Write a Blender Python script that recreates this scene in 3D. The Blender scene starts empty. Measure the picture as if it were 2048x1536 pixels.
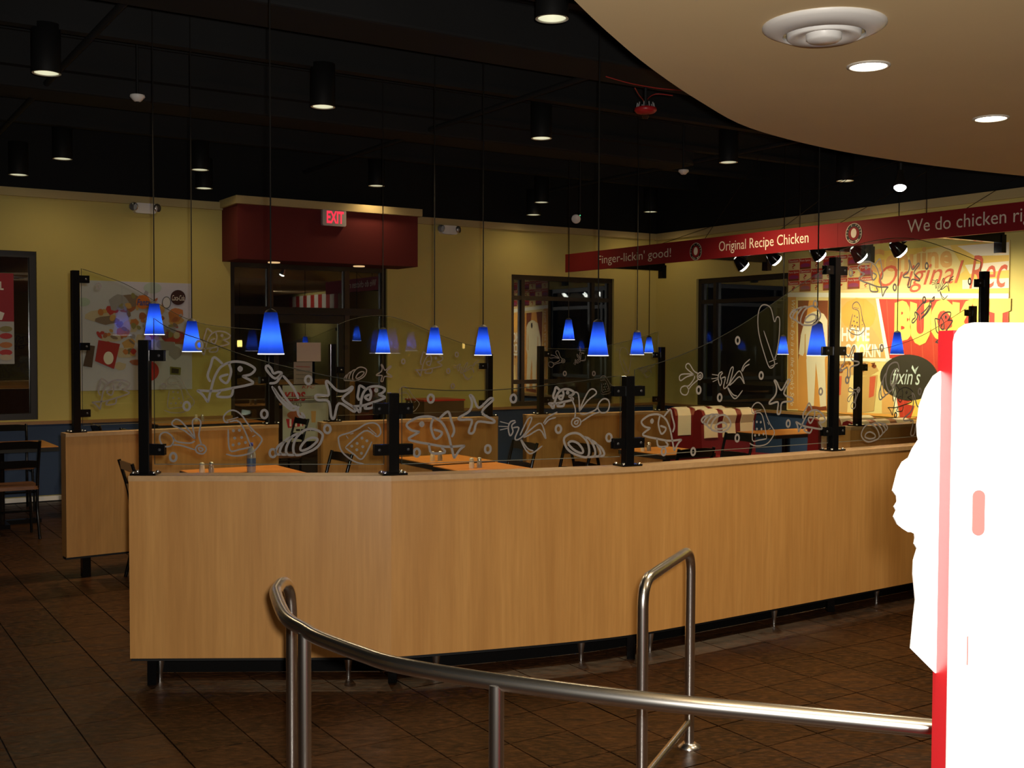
import bpy, bmesh, math, random
from mathutils import Vector as V, Matrix
random.seed(7)
scn = bpy.context.scene
COL = scn.collection

# ------------------------------------------------------------------ camera
F = 2248.0; EYE = 1.7
PITCH = math.atan(76 / F); ROLL = math.radians(.2)
fw = V((0, math.cos(PITCH), -math.sin(PITCH)))
_R = V((1, 0, 0)); _U = V((0, math.sin(PITCH), math.cos(PITCH)))
cr = _R * math.cos(ROLL) + _U * math.sin(ROLL)
cu = -_R * math.sin(ROLL) + _U * math.cos(ROLL)
O = V((0, 0, EYE))
cam = bpy.data.cameras.new('camera'); camo = bpy.data.objects.new('camera', cam); COL.objects.link(camo)
cam.sensor_width = 36; cam.lens = F / 2048 * 36; cam.clip_start = .05; cam.clip_end = 100
m = Matrix((cr, cu, -fw)).transposed().to_4x4(); m.translation = O
camo.matrix_world = m
scn.camera = camo

# ------------------------------------------------------------------ world, exposure
w = bpy.data.worlds.new('night'); scn.world = w; w.use_nodes = True
w.node_tree.nodes['Background'].inputs[0].default_value = (.25, .32, .5, 1)
w.node_tree.nodes['Background'].inputs[1].default_value = .004
scn.view_settings.view_transform = 'Standard'
scn.view_settings.look = 'None'
scn.view_settings.gamma = 1
scn.view_settings.use_curve_mapping = False
scn.view_settings.exposure = 0
cy = scn.cycles
cy.max_bounces = 6; cy.diffuse_bounces = 3; cy.glossy_bounces = 3; cy.transmission_bounces = 4; cy.transparent_max_bounces = 20
cy.caustics_reflective = False; cy.caustics_refractive = False

def light(name, kind, loc, energy, color, size=.1, aim=None, angle=None, blend=.5):
    l = bpy.data.lights.new(name, kind); l.energy = energy; l.color = color
    if kind == 'AREA': l.size = size
    else: l.shadow_soft_size = size
    if angle: l.spot_size = math.radians(angle); l.spot_blend = blend
    o = bpy.data.objects.new(name, l); COL.objects.link(o); o.location = loc
    if aim is not None:
        o.rotation_euler = (V(aim) - V(loc)).to_track_quat('-Z', 'Y').to_euler()
    return o
WARM = (1, .74, .42)
# the camera's own flash
light('flash', 'SPOT', (.05, 0, 1.76), 640, (1, .93, .84), .03, aim=(.35, 6, 1.45), angle=84, blend=.5)

# ------------------------------------------------------------------ where things are
def ray(x, y): return fw + cr * ((x - 1024) / F) - cu * ((y - 768) / F)
def onz(x, y, z):
    d = ray(x, y); return O + d * ((z - EYE) / d.z)
def onp(x, y, p, n):
    d = ray(x, y); return O + d * ((V(p) - O).dot(n) / d.dot(n))
def atd(x, y, D):
    d = ray(x, y); return O + d * (D / d.y)
A_ = math.radians(57.5)
dL = V((math.sin(A_), math.cos(A_), 0)); dR = V((-math.cos(A_), math.sin(A_), 0)); UP = V((0, 0, 1))
C = atd(1312, 600, 16.8); C.z = 0
def W(s, t, z=0): return C - dL * s - dR * t + UP * z          # room coordinates: s along the left wall, t along the right wall
def LW(x, y, off=0):
    p = onp(x, y, C - dR * off, dR); return -(p - C).dot(dL), p.z
def RW(x, y, off=0):
    p = onp(x, y, C - dL * off, dL); return -(p - C).dot(dR), p.z
RZ = math.atan2(dL.y, dL.x)                                     # turn of the room against the world axes

# ------------------------------------------------------------------ materials
MATS = {}
def mat(name, col=(.5, .5, .5), rough=.5, metal=0, emit=None, es=1, spec=.5, coat=0):
    if name in MATS: return MATS[name]
    m = bpy.data.materials.new(name); m.use_nodes = True
    b = m.node_tree.nodes['Principled BSDF']
    b.inputs['Base Color'].default_value = (*col, 1); b.inputs['Roughness'].default_value = rough
    b.inputs['Metallic'].default_value = metal; b.inputs['Specular IOR Level'].default_value = spec
    b.inputs['Coat Weight'].default_value = coat
    if emit: b.inputs['Emission Color'].default_value = (*emit, 1); b.inputs['Emission Strength'].default_value = es
    MATS[name] = m; return m
def nd(m, t): return m.node_tree.nodes.new(t)
def lk(m, a, b): m.node_tree.links.new(a, b)
def bsdf(m): return m.node_tree.nodes['Principled BSDF']
def mixcol(m, fac, a, b):
    n = nd(m, 'ShaderNodeMix'); n.data_type = 'RGBA'
    for k, v in ((6, a), (7, b)):
        if hasattr(v, 'is_output') or hasattr(v, 'links'): lk(m, v, n.inputs[k])
        else: n.inputs[k].default_value = (*v, 1)
    if hasattr(fac, 'links'): lk(m, fac, n.inputs[0])
    else: n.inputs[0].default_value = fac
    return n.outputs[2]
def noise(m, scale, vec=(1, 1, 1), detail=4, rough=.55, rot=0):
    tc = nd(m, 'ShaderNodeNewGeometry'); mp = nd(m, 'ShaderNodeMapping')
    mp.inputs['Scale'].default_value = vec; mp.inputs['Rotation'].default_value[2] = rot
    lk(m, tc.outputs['Position'], mp.inputs['Vector'])
    n = nd(m, 'ShaderNodeTexNoise'); n.inputs['Scale'].default_value = scale
    n.inputs['Detail'].default_value = detail; n.inputs['Roughness'].default_value = rough
    lk(m, mp.outputs[0], n.inputs['Vector']); return n.outputs['Fac']
def ramp(m, fac, a, b):
    n = nd(m, 'ShaderNodeMapRange'); lk(m, fac, n.inputs[0])
    n.inputs[1].default_value = a; n.inputs[2].default_value = b; return n.outputs[0]
def bump(m, h, s, d=.01):
    n = nd(m, 'ShaderNodeBump'); n.inputs['Strength'].default_value = s; n.inputs['Distance'].default_value = d
    lk(m, h, n.inputs['Height']); lk(m, n.outputs[0], bsdf(m).inputs['Normal'])

def wood(name, a, b, vec, rough=.42, coat=0):
    m = mat(name, a, rough, coat=coat)
    f1 = ramp(m, noise(m, 1, vec, 5, .6), .3, .7)
    f2 = ramp(m, noise(m, 1, tuple(v * 5 for v in vec), 3, .6), .35, .65)
    c1 = mixcol(m, f1, a, b); c2 = mixcol(m, f2, c1, tuple(x * .78 for x in b))
    n = nd(m, 'ShaderNodeMix'); n.data_type = 'RGBA'; n.inputs[0].default_value = .35
    lk(m, c1, n.inputs[6]); lk(m, c2, n.inputs[7]); lk(m, n.outputs[2], bsdf(m).inputs['Base Color']); return m
laminate = wood('laminate', (.57, .298, .090), (.46, .223, .062), (12, 12, .6), .38)
capwood = wood('capwood', (.52, .33, .16), (.45, .27, .12), (6, 6, 6), .4)
tabletop_m = wood('tabletop', (.56, .22, .045), (.45, .165, .03), (5, 5, 5), .3)
ledge_m = wood('ledge', (.40, .21, .075), (.33, .17, .06), (4, 4, 20), .4)

def paint(name, col, rough=.85, amt=.06):
    m = mat(name, col, rough, spec=.25)
    f = noise(m, 1.3, (1, 1, 1), 3)
    c = mixcol(m, f, tuple(x * (1 - amt) for x in col), tuple(min(1, x * (1 + amt)) for x in col))
    lk(m, c, bsdf(m).inputs['Base Color']); bump(m, noise(m, 160), .08, .002); return m
yellow = paint('yellow_paint', (.60, .505, .165))
trimpaint = paint('trim_paint', (.50, .40, .19))
darkred = paint('dark_red_paint', (.13, .020, .018))
creamceil = paint('soffit_paint', (.82, .63, .35), .9)
blackpaint = paint('black_paint', (.008, .0085, .009), .85, .3)
joistpaint = paint('joist_black', (.013, .0135, .014), .8, .3)
bluepanel = paint('blue_panel', (.035, .062, .13), .6, .15)
black = mat('black_steel', (.004, .004, .0045), .16, spec=.32)
blackmatte = mat('black_matte', (.008, .008, .008), .6, spec=.3)
bronze = mat('bronze_frame', (.022, .017, .013), .35)
steel = mat('brushed_steel', (.80, .78, .74), .25, 1)
chrome = mat('chrome', (.85, .83, .80), .28, 1)
white = mat('white_board', (.86, .86, .86), .4)
red = mat('sign_red', (.58, .015, .022), .35)
bannerred = paint('banner_red', (.25, .013, .018), .55, .08)
bannertext = mat('banner_text', (.88, .80, .66), .6)
offwhite = mat('off_white', (.72, .68, .60), .5)
whiteplastic = mat('white_plastic', (.86, .85, .82), .4)
grey = mat('grey', (.3, .3, .3), .5)
redvinyl = mat('red_vinyl', (.17, .012, .014), .3, spec=.5)
whitevinyl = mat('white_vinyl', (.72, .63, .46), .4)
etch = mat('etched', (.22, .20, .185), .75, spec=.2)
wire_m = mat('wire', (.008, .007, .006), .7, spec=.2)
redwire = mat('red_wire', (.45, .03, .025), .5)
reflector = mat('can_reflector', (.80, .82, .66), .45)

def glass(name, tint, f0):
    m = bpy.data.materials.new(name); m.use_nodes = True; nt = m.node_tree; nt.nodes.clear()
    out = nt.nodes.new('ShaderNodeOutputMaterial'); mx = nt.nodes.new('ShaderNodeMixShader')
    tr = nt.nodes.new('ShaderNodeBsdfTransparent'); tr.inputs[0].default_value = (*tint, 1)
    gl = nt.nodes.new('ShaderNodeBsdfGlossy'); gl.inputs['Roughness'].default_value = .01; gl.inputs[0].default_value = (1, 1, 1, 1)
    lw = nt.nodes.new('ShaderNodeLayerWeight'); lw.inputs[0].default_value = .5
    p = nt.nodes.new('ShaderNodeMath'); p.operation = 'POWER'; p.inputs[1].default_value = 5
    nt.links.new(lw.outputs['Facing'], p.inputs[0])
    r = nt.nodes.new('ShaderNodeMath'); r.operation = 'MULTIPLY_ADD'; r.inputs[1].default_value = 1 - f0; r.inputs[2].default_value = f0
    nt.links.new(p.outputs[0], r.inputs[0]); nt.links.new(r.outputs[0], mx.inputs[0])
    nt.links.new(tr.outputs[0], mx.inputs[1]); nt.links.new(gl.outputs[0], mx.inputs[2]); nt.links.new(mx.outputs[0], out.inputs[0])
    MATS[name] = m; return m
paneglass = glass('pane_glass', (.94, .97, .93), .035)
winglass = glass('window_glass', (.7, .75, .74), .16)
edge_m = mat('glass_edge', (.022, .022, .015), .5, spec=.2)
edge_l = mat('glass_edge_low', (.16, .16, .14), .4)
clearglass = glass('clear_glass', (.85, .85, .85), .08)

def shade_material():
    m = bpy.data.materials.new('blue_shade'); m.use_nodes = True; nt = m.node_tree; nt.nodes.clear()
    out = nt.nodes.new('ShaderNodeOutputMaterial'); a = nt.nodes.new('ShaderNodeMixShader'); a.inputs[0].default_value = .86
    d = nt.nodes.new('ShaderNodeBsdfPrincipled'); d.inputs['Base Color'].default_value = (.008, .02, .28, 1); d.inputs['Roughness'].default_value = .3
    t = nt.nodes.new('ShaderNodeBsdfTranslucent'); t.inputs[0].default_value = (.010, .052, .50, 1)
    nt.links.new(d.outputs[0], a.inputs[1]); nt.links.new(t.outputs[0], a.inputs[2]); nt.links.new(a.outputs[0], out.inputs[0])
    return m
blueshade = shade_material()

def tile_material():
    m = mat('slate_tile', (.06, .03, .015), .34, spec=.17)
    oi = nd(m, 'ShaderNodeObjectInfo'); ge = nd(m, 'ShaderNodeNewGeometry')
    ad = nd(m, 'ShaderNodeMath'); ad.operation = 'ADD'; lk(m, oi.outputs['Random'], ad.inputs[0]); lk(m, ge.outputs['Random Per Island'], ad.inputs[1])
    fr = nd(m, 'ShaderNodeMath'); fr.operation = 'FRACT'; lk(m, ad.outputs[0], fr.inputs[0])
    c1 = mixcol(m, fr.outputs[0], (.020, .0088, .0035), (.060, .0235, .0085))
    n1 = ramp(m, noise(m, 5.5, (1, 3.2, 1), 7, .65, -RZ), .32, .68)
    c2 = mixcol(m, n1, c1, (.013, .0075, .0035))
    n2 = ramp(m, noise(m, 22, (1, 2.5, 1), 5, .6, -RZ), .45, .75)
    c3 = mixcol(m, n2, c2, (.092, .037, .013))
    lk(m, c3, bsdf(m).inputs['Base Color'])
    r = nd(m, 'ShaderNodeMapRange'); lk(m, n1, r.inputs[0]); r.inputs[3].default_value = .26; r.inputs[4].default_value = .46
    lk(m, r.outputs[0], bsdf(m).inputs['Roughness']); bump(m, noise(m, 14, (1, 1, 1), 6), .25, .01); return m
tile_m = tile_material()
grout = mat('grout', (.012, .009, .007), .8)

# ------------------------------------------------------------------ mesh building
ORG = {}
class MB:
    def __init__(s): s.v = []; s.f = []; s.sm = []
    def add(s, vs, fs, smooth=False):
        b = len(s.v); s.v += [V(v) for v in vs]; s.f += [tuple(b + i for i in f) for f in fs]; s.sm += [smooth] * len(fs); return s
    def box(s, c, size, u=V((1, 0, 0)), v=V((0, 1, 0)), w=V((0, 0, 1))):
        c = V(c); a, b, d = (x / 2 for x in size); P = []
        for k in (-1, 1):
            for j in (-1, 1):
                for i in (-1, 1): P.append(c + u * a * i + v * b * j + w * d * k)
        return s.add(P, [(0, 2, 3, 1), (4, 5, 7, 6), (0, 1, 5, 4), (2, 6, 7, 3), (0, 4, 6, 2), (1, 3, 7, 5)])
    def rbox(s, c, size, r, u=V((1, 0, 0)), v=V((0, 1, 0)), w=V((0, 0, 1)), seg=4):
        """box with its four w-parallel edges rounded"""
        a, b, d = (x / 2 for x in size); pts = []
        for k, (sx, sy) in enumerate(((1, 1), (-1, 1), (-1, -1), (1, -1))):
            for i in range(seg + 1):
                an = math.pi / 2 * (k + i / seg)
                pts.append((sx * (a - r) + r * math.cos(an), sy * (b - r) + r * math.sin(an)))
        return s.prism(pts, V(c) - w * d, u, v, w, size[2])
    def prism(s, poly, o, u, v, n, depth, smooth=False):
        o = V(o); N = len(poly)
        ar = sum(poly[i][0] * poly[(i + 1) % N][1] - poly[(i + 1) % N][0] * poly[i][1] for i in range(N))
        if (ar < 0) != (u.cross(v).dot(n) < 0): poly = poly[::-1]
        a = [o + u * p[0] + v * p[1] for p in poly]; b = [p + n * depth for p in a]
        s.add(a + b, [tuple(range(N - 1, -1, -1)), tuple(range(N, 2 * N))])
        s.add(a + b, [(i, (i + 1) % N, N + (i + 1) % N, N + i) for i in range(N)], smooth); return s
    def tube(s, path, r, seg=10, cap=True, closed=False):
        path = [V(p) for p in path]; n = len(path); rings = []
        prev = None
        for i, p in enumerate(path):
            a = path[(i - 1) % n] if (closed or i > 0) else p
            b = path[(i + 1) % n] if (closed or i < n - 1) else p
            t = (b - a).normalized()
            if prev is None:
                x = t.orthogonal().normalized()
            else:
                x = (prev - t * prev.dot(t)).normalized()
            prev = x; y = t.cross(x)
            rr = r[i] if isinstance(r, (list, tuple)) else r
            rings.append([p + (x * math.cos(2 * math.pi * k / seg) + y * math.sin(2 * math.pi * k / seg)) * rr for k in range(seg)])
        vs = [q for rg in rings for q in rg]; fs = []
        for i in range(n if closed else n - 1):
            for k in range(seg):
                j = (i + 1) % n
                fs.append((i * seg + k, i * seg + (k + 1) % seg, j * seg + (k + 1) % seg, j * seg + k))
        s.add(vs, fs, True)
        if cap and not closed:
            s.add(rings[0], [tuple(range(seg - 1, -1, -1))]); s.add(rings[-1], [tuple(range(seg))])
        return s
    def lathe(s, prof, c, seg=24, axis=UP, cap=True):
        c = V(c); ax = V(axis).normalized(); x = ax.orthogonal().normalized(); y = ax.cross(x)
        vs = [c + ax * z + (x * math.cos(2 * math.pi * k / seg) + y * math.sin(2 * math.pi * k / seg)) * r for r, z in prof for k in range(seg)]
        fs = [(i * seg + k, i * seg + (k + 1) % seg, (i + 1) * seg + (k + 1) % seg, (i + 1) * seg + k) for i in range(len(prof) - 1) for k in range(seg)]
        s.add(vs, fs, True)
        if cap:
            if prof[0][0] > 1e-4: s.add(vs[:seg], [tuple(range(seg - 1, -1, -1))])
            if prof[-1][0] > 1e-4: s.add(vs[-seg:], [tuple(range(seg))])
        return s
    def ribbon(s, pts, o, u, v, n, width, depth=.0015, closed=False):
        """flat stroke along 2-D points"""
        N = len(pts)
        if N < 2: return s
        L = []; Rr = []
        for i, p in enumerate(pts):
            a = pts[(i - 1) % N] if (closed or i > 0) else p
            b = pts[(i + 1) % N] if (closed or i < N - 1) else p
            dx, dy = b[0] - a[0], b[1] - a[1]; l = math.hypot(dx, dy) or 1
            wd = width / 2 * (1 if closed or 0 < i < N - 1 else .6)
            L.append((p[0] - dy / l * wd, p[1] + dx / l * wd)); Rr.append((p[0] + dy / l * wd, p[1] - dx / l * wd))
        P = lambda q, h: V(o) + u * q[0] + v * q[1] + n * h
        vs = [P(q, depth) for q in L] + [P(q, depth) for q in Rr]
        fs = []
        for i in range(N if closed else N - 1):
            j = (i + 1) % N
            fs.append((i, N + i, N + j, j))
        return s.add(vs, fs)
    def build(s, name, material, parent=None, bevel=0):
        if parent is not None: o0 = ORG[parent.name]
        else:
            zs = min(p.z for p in s.v); o0 = V((sum(p.x for p in s.v) / len(s.v), sum(p.y for p in s.v) / len(s.v), zs))
        me = bpy.data.meshes.new(name); me.from_pydata([p - o0 for p in s.v], [], s.f)
        me.polygons.foreach_set('use_smooth', s.sm); me.materials.append(material); me.update()
        o = bpy.data.objects.new(name, me); COL.objects.link(o)
        if parent is not None: o.parent = parent
        else: o.location = o0
        ORG[o.name] = o0
        if bevel:
            b = o.modifiers.new('bevel', 'BEVEL'); b.width = bevel; b.segments = 2; b.limit_method = 'ANGLE'; b.angle_limit = math.radians(40)
        return o
def tag(o, label, cat, group=None, kind=None):
    if label: o['label'] = label
    if cat: o['category'] = cat
    if group: o['group'] = group
    if kind: o['kind'] = kind
    return o
def thing(name, label, cat, loc=(0, 0, 0), group=None, kind=None):
    o = bpy.data.objects.new(name, None); COL.objects.link(o); o.location = loc; o.empty_display_size = .1
    ORG[o.name] = V(loc); return tag(o, label, cat, group, kind)
def struct(o, label=None): o['kind'] = 'structure'; return tag(o, label, None)
def copy_tree(root, loc, rz=0, label=None, scale=None):
    def rec(o, parent):
        c = o.copy(); COL.objects.link(c)
        if parent: c.parent = parent
        for ch in o.children: rec(ch, c)
        return c
    c = rec(root, None); place(c, loc, rz, label, scale); return c
def place(c, loc, rz=0, label=None, scale=None):
    c.location = loc; c.rotation_euler = (0, 0, rz)
    if scale: c.scale = scale if isinstance(scale, tuple) else (scale,) * 3
    if label: c['label'] = label
    ORG[c.name] = V(loc)

def spline(pts, n=6, closed=False):
    out = []; N = len(pts)
    idx = range(N if closed else N - 1)
    for i in idx:
        g = lambda k: V(pts[k % N]) if closed else V(pts[min(max(k, 0), N - 1)])
        p0, p1, p2, p3 = g(i - 1), g(i), g(i + 1), g(i + 2)
        for k in range(n):
            t = k / n
            out.append(.5 * ((2 * p1) + (p2 - p0) * t + (2 * p0 - 5 * p1 + 4 * p2 - p3) * t * t + (3 * p1 - p0 - 3 * p2 + p3) * t ** 3))
    if not closed: out.append(V(pts[-1]))
    return out
def fillet(pts, r, n=6):
    """polyline with rounded inner corners"""
    pts = [V(p) for p in pts]; out = [pts[0]]
    for a, b, c in zip(pts, pts[1:], pts[2:]):
        d1 = (a - b).normalized(); d2 = (c - b).normalized(); rr = min(r, (a - b).length * .45, (c - b).length * .45)
        p, q = b + d1 * rr, b + d2 * rr
        for k in range(n + 1):
            t = k / n; out.append(p * (1 - t) ** 2 + b * 2 * t * (1 - t) + q * t * t)
    out.append(pts[-1]); return out
def ell(cx, cy, a, b, n=28, rot=0):
    return [(cx + a * math.cos(x) * math.cos(rot) - b * math.sin(x) * math.sin(rot), cy + a * math.cos(x) * math.sin(rot) + b * math.sin(x) * math.cos(rot)) for x in (2 * math.pi * k / n for k in range(n))]

_txt = {}
def text_mesh(string, shear=0, bold=0, res=3):
    key = (string, shear, bold)
    if key in _txt: return _txt[key]
    cu_ = bpy.data.curves.new('t', 'FONT'); cu_.body = string; cu_.shear = shear; cu_.offset = bold; cu_.resolution_u = res; cu_.fill_mode = 'FRONT'
    o = bpy.data.objects.new('t', cu_); COL.objects.link(o)
    dg = bpy.context.evaluated_depsgraph_get(); me = bpy.data.meshes.new_from_object(o.evaluated_get(dg))
    vs = [(v.co.x, v.co.y) for v in me.vertices]; fs = [tuple(p.vertices) for p in me.polygons]
    bpy.data.objects.remove(o); bpy.data.curves.remove(cu_); bpy.data.meshes.remove(me)
    x0 = min(v[0] for v in vs); x1 = max(v[0] for v in vs); y0 = min(v[1] for v in vs); y1 = max(v[1] for v in vs)
    _txt[key] = ([((x - x0) / (x1 - x0), (y - y0) / (y1 - y0)) for x, y in vs], fs); return _txt[key]
def text(mb, string, o, u, v, n, width, height, depth=.002, shear=0, bold=0, fn=None):
    vs, fs = text_mesh(string, shear, bold)
    out = []
    for x, y in vs:
        if fn: x, y = fn(x, y)
        out.append(V(o) + u * (x * width) + v * (y * height) + n * depth)
    mb.add(out, fs); return mb
# ================================================================== THE SETTING
CZ = 4.25; TOPZ = 3.37; LEDGE = .868
S1, T1 = 15.0, 17.0
# ---- floor: dark slab and single tiles laid square to the walls
fl = MB().prism([(0, 0), (S1, 0), (S1, T1), (0, T1)], W(0, 0, -.12), -dL, -dR, UP, .11).build('floor', grout)
struct(fl, 'dark brown slate-look tile floor with thin dark joints')
TS = .305
cand = []
for i in range(int(S1 / TS)):
    for j in range(int(T1 / TS)):
        s, t = .05 + (i + .5) * TS, .16 + (j + .5) * TS
        p = W(s, t); d = p - O; z = d.dot(fw)
        inview = False; size = 0
        if z > 1.2:
            x = 1024 + F * d.dot(cr) / z; y = 768 - F * d.dot(cu) / z
            inview = -60 < x < 1960 and y < 1590
            # nearer tiles behind the big half wall are hidden by it
            if inview and x > 270 and y < (1290 if x < 900 else 1290 - (x - 900) * .14): inview = False
            size = (F / z) ** 2 * (EYE / z)
        cand.append((size if inview else 0, s, t))
cand.sort(reverse=True)
tm = MB().prism([(-TS / 2 + .0035, -TS / 2 + .0035), (TS / 2 - .0035, -TS / 2 + .0035), (TS / 2 - .0035, TS / 2 - .0035), (-TS / 2 + .0035, TS / 2 - .0035)], (0, 0, -.012), -dL, -dR, UP, .012)
tmesh = bpy.data.meshes.new('tile'); tmesh.from_pydata([tuple(v) for v in tm.v[:4]] + [tuple(v) for v in tm.v[4:8]], [], [f for f in tm.f[:2]] + [tuple(i % 8 for i in f) for f in tm.f[2:]])
tmesh.materials.append(tile_m)
fo = ORG[fl.name]
for k, (sz, s, t) in enumerate(cand[:300]):
    o = bpy.data.objects.new('tile', tmesh); COL.objects.link(o); o.parent = fl
    o.location = W(s, t) - fo + V((0, 0, random.uniform(-.0008, .0008)))
rest = MB()
for sz, s, t in cand[300:]:
    rest.add([v + W(s, t) for v in tm.v[:8]], [tm.f[1]] + [tuple(i % 8 for i in f) for f in tm.f[2:]])
o = rest.build('tile_field', tile_m, fl); o['kind'] = 'stuff'

# ---- walls with their openings
def wall(name, org, u, n, length, holes, z0, z1, material, thick=.22):
    """solid wall along u from org, thickness behind the face (n points into the room)"""
    xs = sorted({0, length, *[h[0] for h in holes], *[h[1] for h in holes]}); zs = sorted({z0, z1, *[h[2] for h in holes], *[h[3] for h in holes]})
    mb = MB()
    for a, b in zip(xs, xs[1:]):
        run = None
        for c, d in zip(zs, zs[1:]):
            hole = any(h[0] <= a and b <= h[1] and h[2] <= c and d <= h[3] for h in holes)
            if hole: continue
            mb.box(org + u * (a + b) / 2 - n * thick / 2 + UP * (c + d) / 2, (b - a, thick, d - c), u, n, UP)
    return struct(mb.build(name, material))
nL = -dR; nR = -dL                                       # into the room
H1 = (8.63, 10.9, .885, 2.70); HD = (4.44, 6.49, 0, 2.70); H3 = (.79, 2.555, LEDGE, 2.68)
H4 = (.89, 2.66, LEDGE, 2.66)
wl = wall('wall_left', W(0, 0), -dL, nL, S1, [H1, HD, H3], 0, CZ, yellow)
wr = wall('wall_right', W(0, 0), -dR, nR, T1, [H4], 0, CZ, yellow)
wn = wall('wall_near', W(0, T1), -dL, -nL, S1, [], 0, CZ, yellow)
wb = wall('wall_back', W(S1, 0), -dR, -nR, T1, [], 0, CZ, yellow)
# black painted band over the yellow, cornice strip, blue lower wall, wooden ledge
mb = MB().box(W(S1 / 2, .006, (TOPZ + CZ) / 2), (S1, .012, CZ - TOPZ), dL, dR).box(W(.006, T1 / 2, (TOPZ + CZ) / 2), (.012, T1, CZ - TOPZ), dL, dR)
struct(mb.build('trim_1', blackpaint), 'flat black upper wall above the yellow')
mb = MB().box(W(S1 / 2, .02, TOPZ - .045), (S1, .04, .09), dL, dR); struct(mb.build('trim_2', trimpaint), 'pale strip along the top of the yellow left wall')
mb = MB().box(W(.02, T1 / 2, TOPZ - .05), (.04, T1, .10), dL, dR); struct(mb.build('trim_3', trimpaint), 'pale strip along the top of the yellow right wall')
def lower(name, a, b, side):
    c = (a + b) / 2
    if side == 'L':
        MBp = MB().box(W(c, .009, .46), (b - a, .018, .80), dL, dR); q = MB().box(W(c, .028, LEDGE - .017), (b - a, .056, .034), dL, dR); e = MB().box(W(c, .014, .025), (b - a, .028, .05), dL, dR)
    else:
        MBp = MB().box(W(.009, c, .46), (.018, b - a, .80), dL, dR); q = MB().box(W(.028, c, LEDGE - .017), (.056, b - a, .034), dL, dR); e = MB().box(W(.014, c, .05), (.028, b - a, .1), dL, dR)
    return MBp, q, e
k = 4
for a, b, sd in ((.056, 4.44, 'L'), (6.49, S1, 'L'), (.056, T1, 'R')):
    p, q, e = lower('x', a, b, sd)
    struct(p.build('trim_%d' % k, bluepanel), 'dark blue lower wall panel'); k += 1
    struct(q.build('trim_%d' % k, ledge_m), 'wooden ledge on top of the blue lower wall'); k += 1
    struct(e.build('baseboard_' + ('left' if sd == 'L' and a < 1 else 'left_far' if sd == 'L' else 'right'), whiteplastic if a > 6 else blackmatte))

# ---- black open ceiling with joists, ducts and conduits
ce = struct(MB().prism([(0, 0), (S1, 0), (S1, T1), (0, T1)], W(0, 0, CZ), -dL, -dR, UP, .1).build('ceiling', blackpaint), 'black open ceiling with painted joists and ducts')
for i, t in enumerate([.9 + 1.22 * i for i in range(11)]):
    MB().box(W(S1 / 2, t, 3.93), (S1, .10, .05), dL, dR).box(W(S1 / 2, t, 4.20), (S1, .10, .05), dL, dR).box(W(S1 / 2, t, 4.06), (S1, .02, .26), dL, dR).build('joist', joistpaint, ce)
for s, t, ln, wd, z in ((7.5, 6.35, 9, .5, 3.86), (6.2, 3.1, 8, .4, 3.9), (9.5, 8.9, 6, .6, 3.85)):
    MB().box(W(s, t, z), (ln, wd, .3), dL, dR).build('duct', joistpaint, ce, .02)
for s in (2.2, 5.6, 9.1):
    MB().tube([W(s, 0.1, 3.80), W(s, 9, 3.80)], .025, 8).build('conduit', joistpaint, ce)
p = onz(860, 62, 3.9)
MB().box(p, (.36, .05, .13), dL, dR).build('galvanised_plate', mat('galv', (.16, .2, .2), .4, .6), ce)

# ---- round cream soffit over the counter side
edge = [onz(x, y, 3.0) for x, y in ((1148, 0), (1215, 64), (1300, 135), (1400, 203), (1500, 256), (1650, 296), (1800, 322), (1920, 338), (2048, 352))]
e2 = [(p.x, p.y) for p in edge]
pts = [(-.35, .3), (-.12, 2.6)] + [(q.x, q.y) for q in spline([V((x, y, 0)) for x, y in e2], 5)] + [(5.0, 9.02), (6.6, 9.45), (10.9, 2.75), (10.6, 2.05), (-.9, -5.2), (-.8, -2)]
so = struct(MB().prism(pts, (0, 0, 3.0), V((1, 0, 0)), V((0, 1, 0)), UP, .42).build('ceiling_soffit', creamceil), 'curved cream ceiling panel hung below the black ceiling')

# ---- windows and the glazed entrance
def frame_member(mb, a, b, z0, z1, side, off=-.09, dep=.10):
    if side == 'L': mb.box(W((a + b) / 2, off, (z0 + z1) / 2), (b - a, dep, z1 - z0), dL, dR)
    else: mb.box(W(off, (a + b) / 2, (z0 + z1) / 2), (dep, b - a, z1 - z0), dL, dR)
def window(name, H, side, vert, horiz, label, fwid=.065):
    a, b, z0, z1 = H
    root = thing(name, label, None, W((a + b) / 2, -.09, z0) if side == 'L' else W(-.09, (a + b) / 2, z0), kind='structure')
    f = MB()
    frame_member(f, a, b, z0, z0 + fwid, side); frame_member(f, a, b, z1 - fwid, z1, side)
    frame_member(f, a, a + fwid, z0 + fwid, z1 - fwid, side); frame_member(f, b - fwid, b, z0 + fwid, z1 - fwid, side)
    f.build('window_frame', bronze, root)
    vv = [a + fwid] + sorted(vert) + [b - fwid]; hh = [z0 + fwid] + sorted(horiz) + [z1 - fwid]
    for x in vert:
        q = MB(); frame_member(q, x - .028, x + .028, z0 + fwid, z1 - fwid, side); q.build('mullion', bronze, root)
    for z in horiz:
        q = MB(); frame_member(q, a + fwid, b - fwid, z - .028, z + .028, side, -.09, .094); q.build('transom', bronze, root)
    for x0, x1 in zip(vv, vv[1:]):
        for y0, y1 in zip(hh, hh[1:]):
            q = MB(); frame_member(q, x0, x1, y0, y1, side, -.09, .008); q.build('window_pane', winglass, root)
    return root
window('window_1', H1, 'L', [9.9], [], 'dark framed window at the left end of the yellow wall')
v3 = [LW(1049, 690)[0], LW(1189, 690)[0]]
window('window_2', H3, 'L', v3, [LW(1100, 597)[1], LW(1100, 763)[1]], 'dark framed night window between the red entrance box and the room corner')
window('window_3', H4, 'R', [RW(1424, 690)[0]], [RW(1440, 602)[1], RW(1440, 764)[1]], 'dark framed night window beside the mural')
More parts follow.
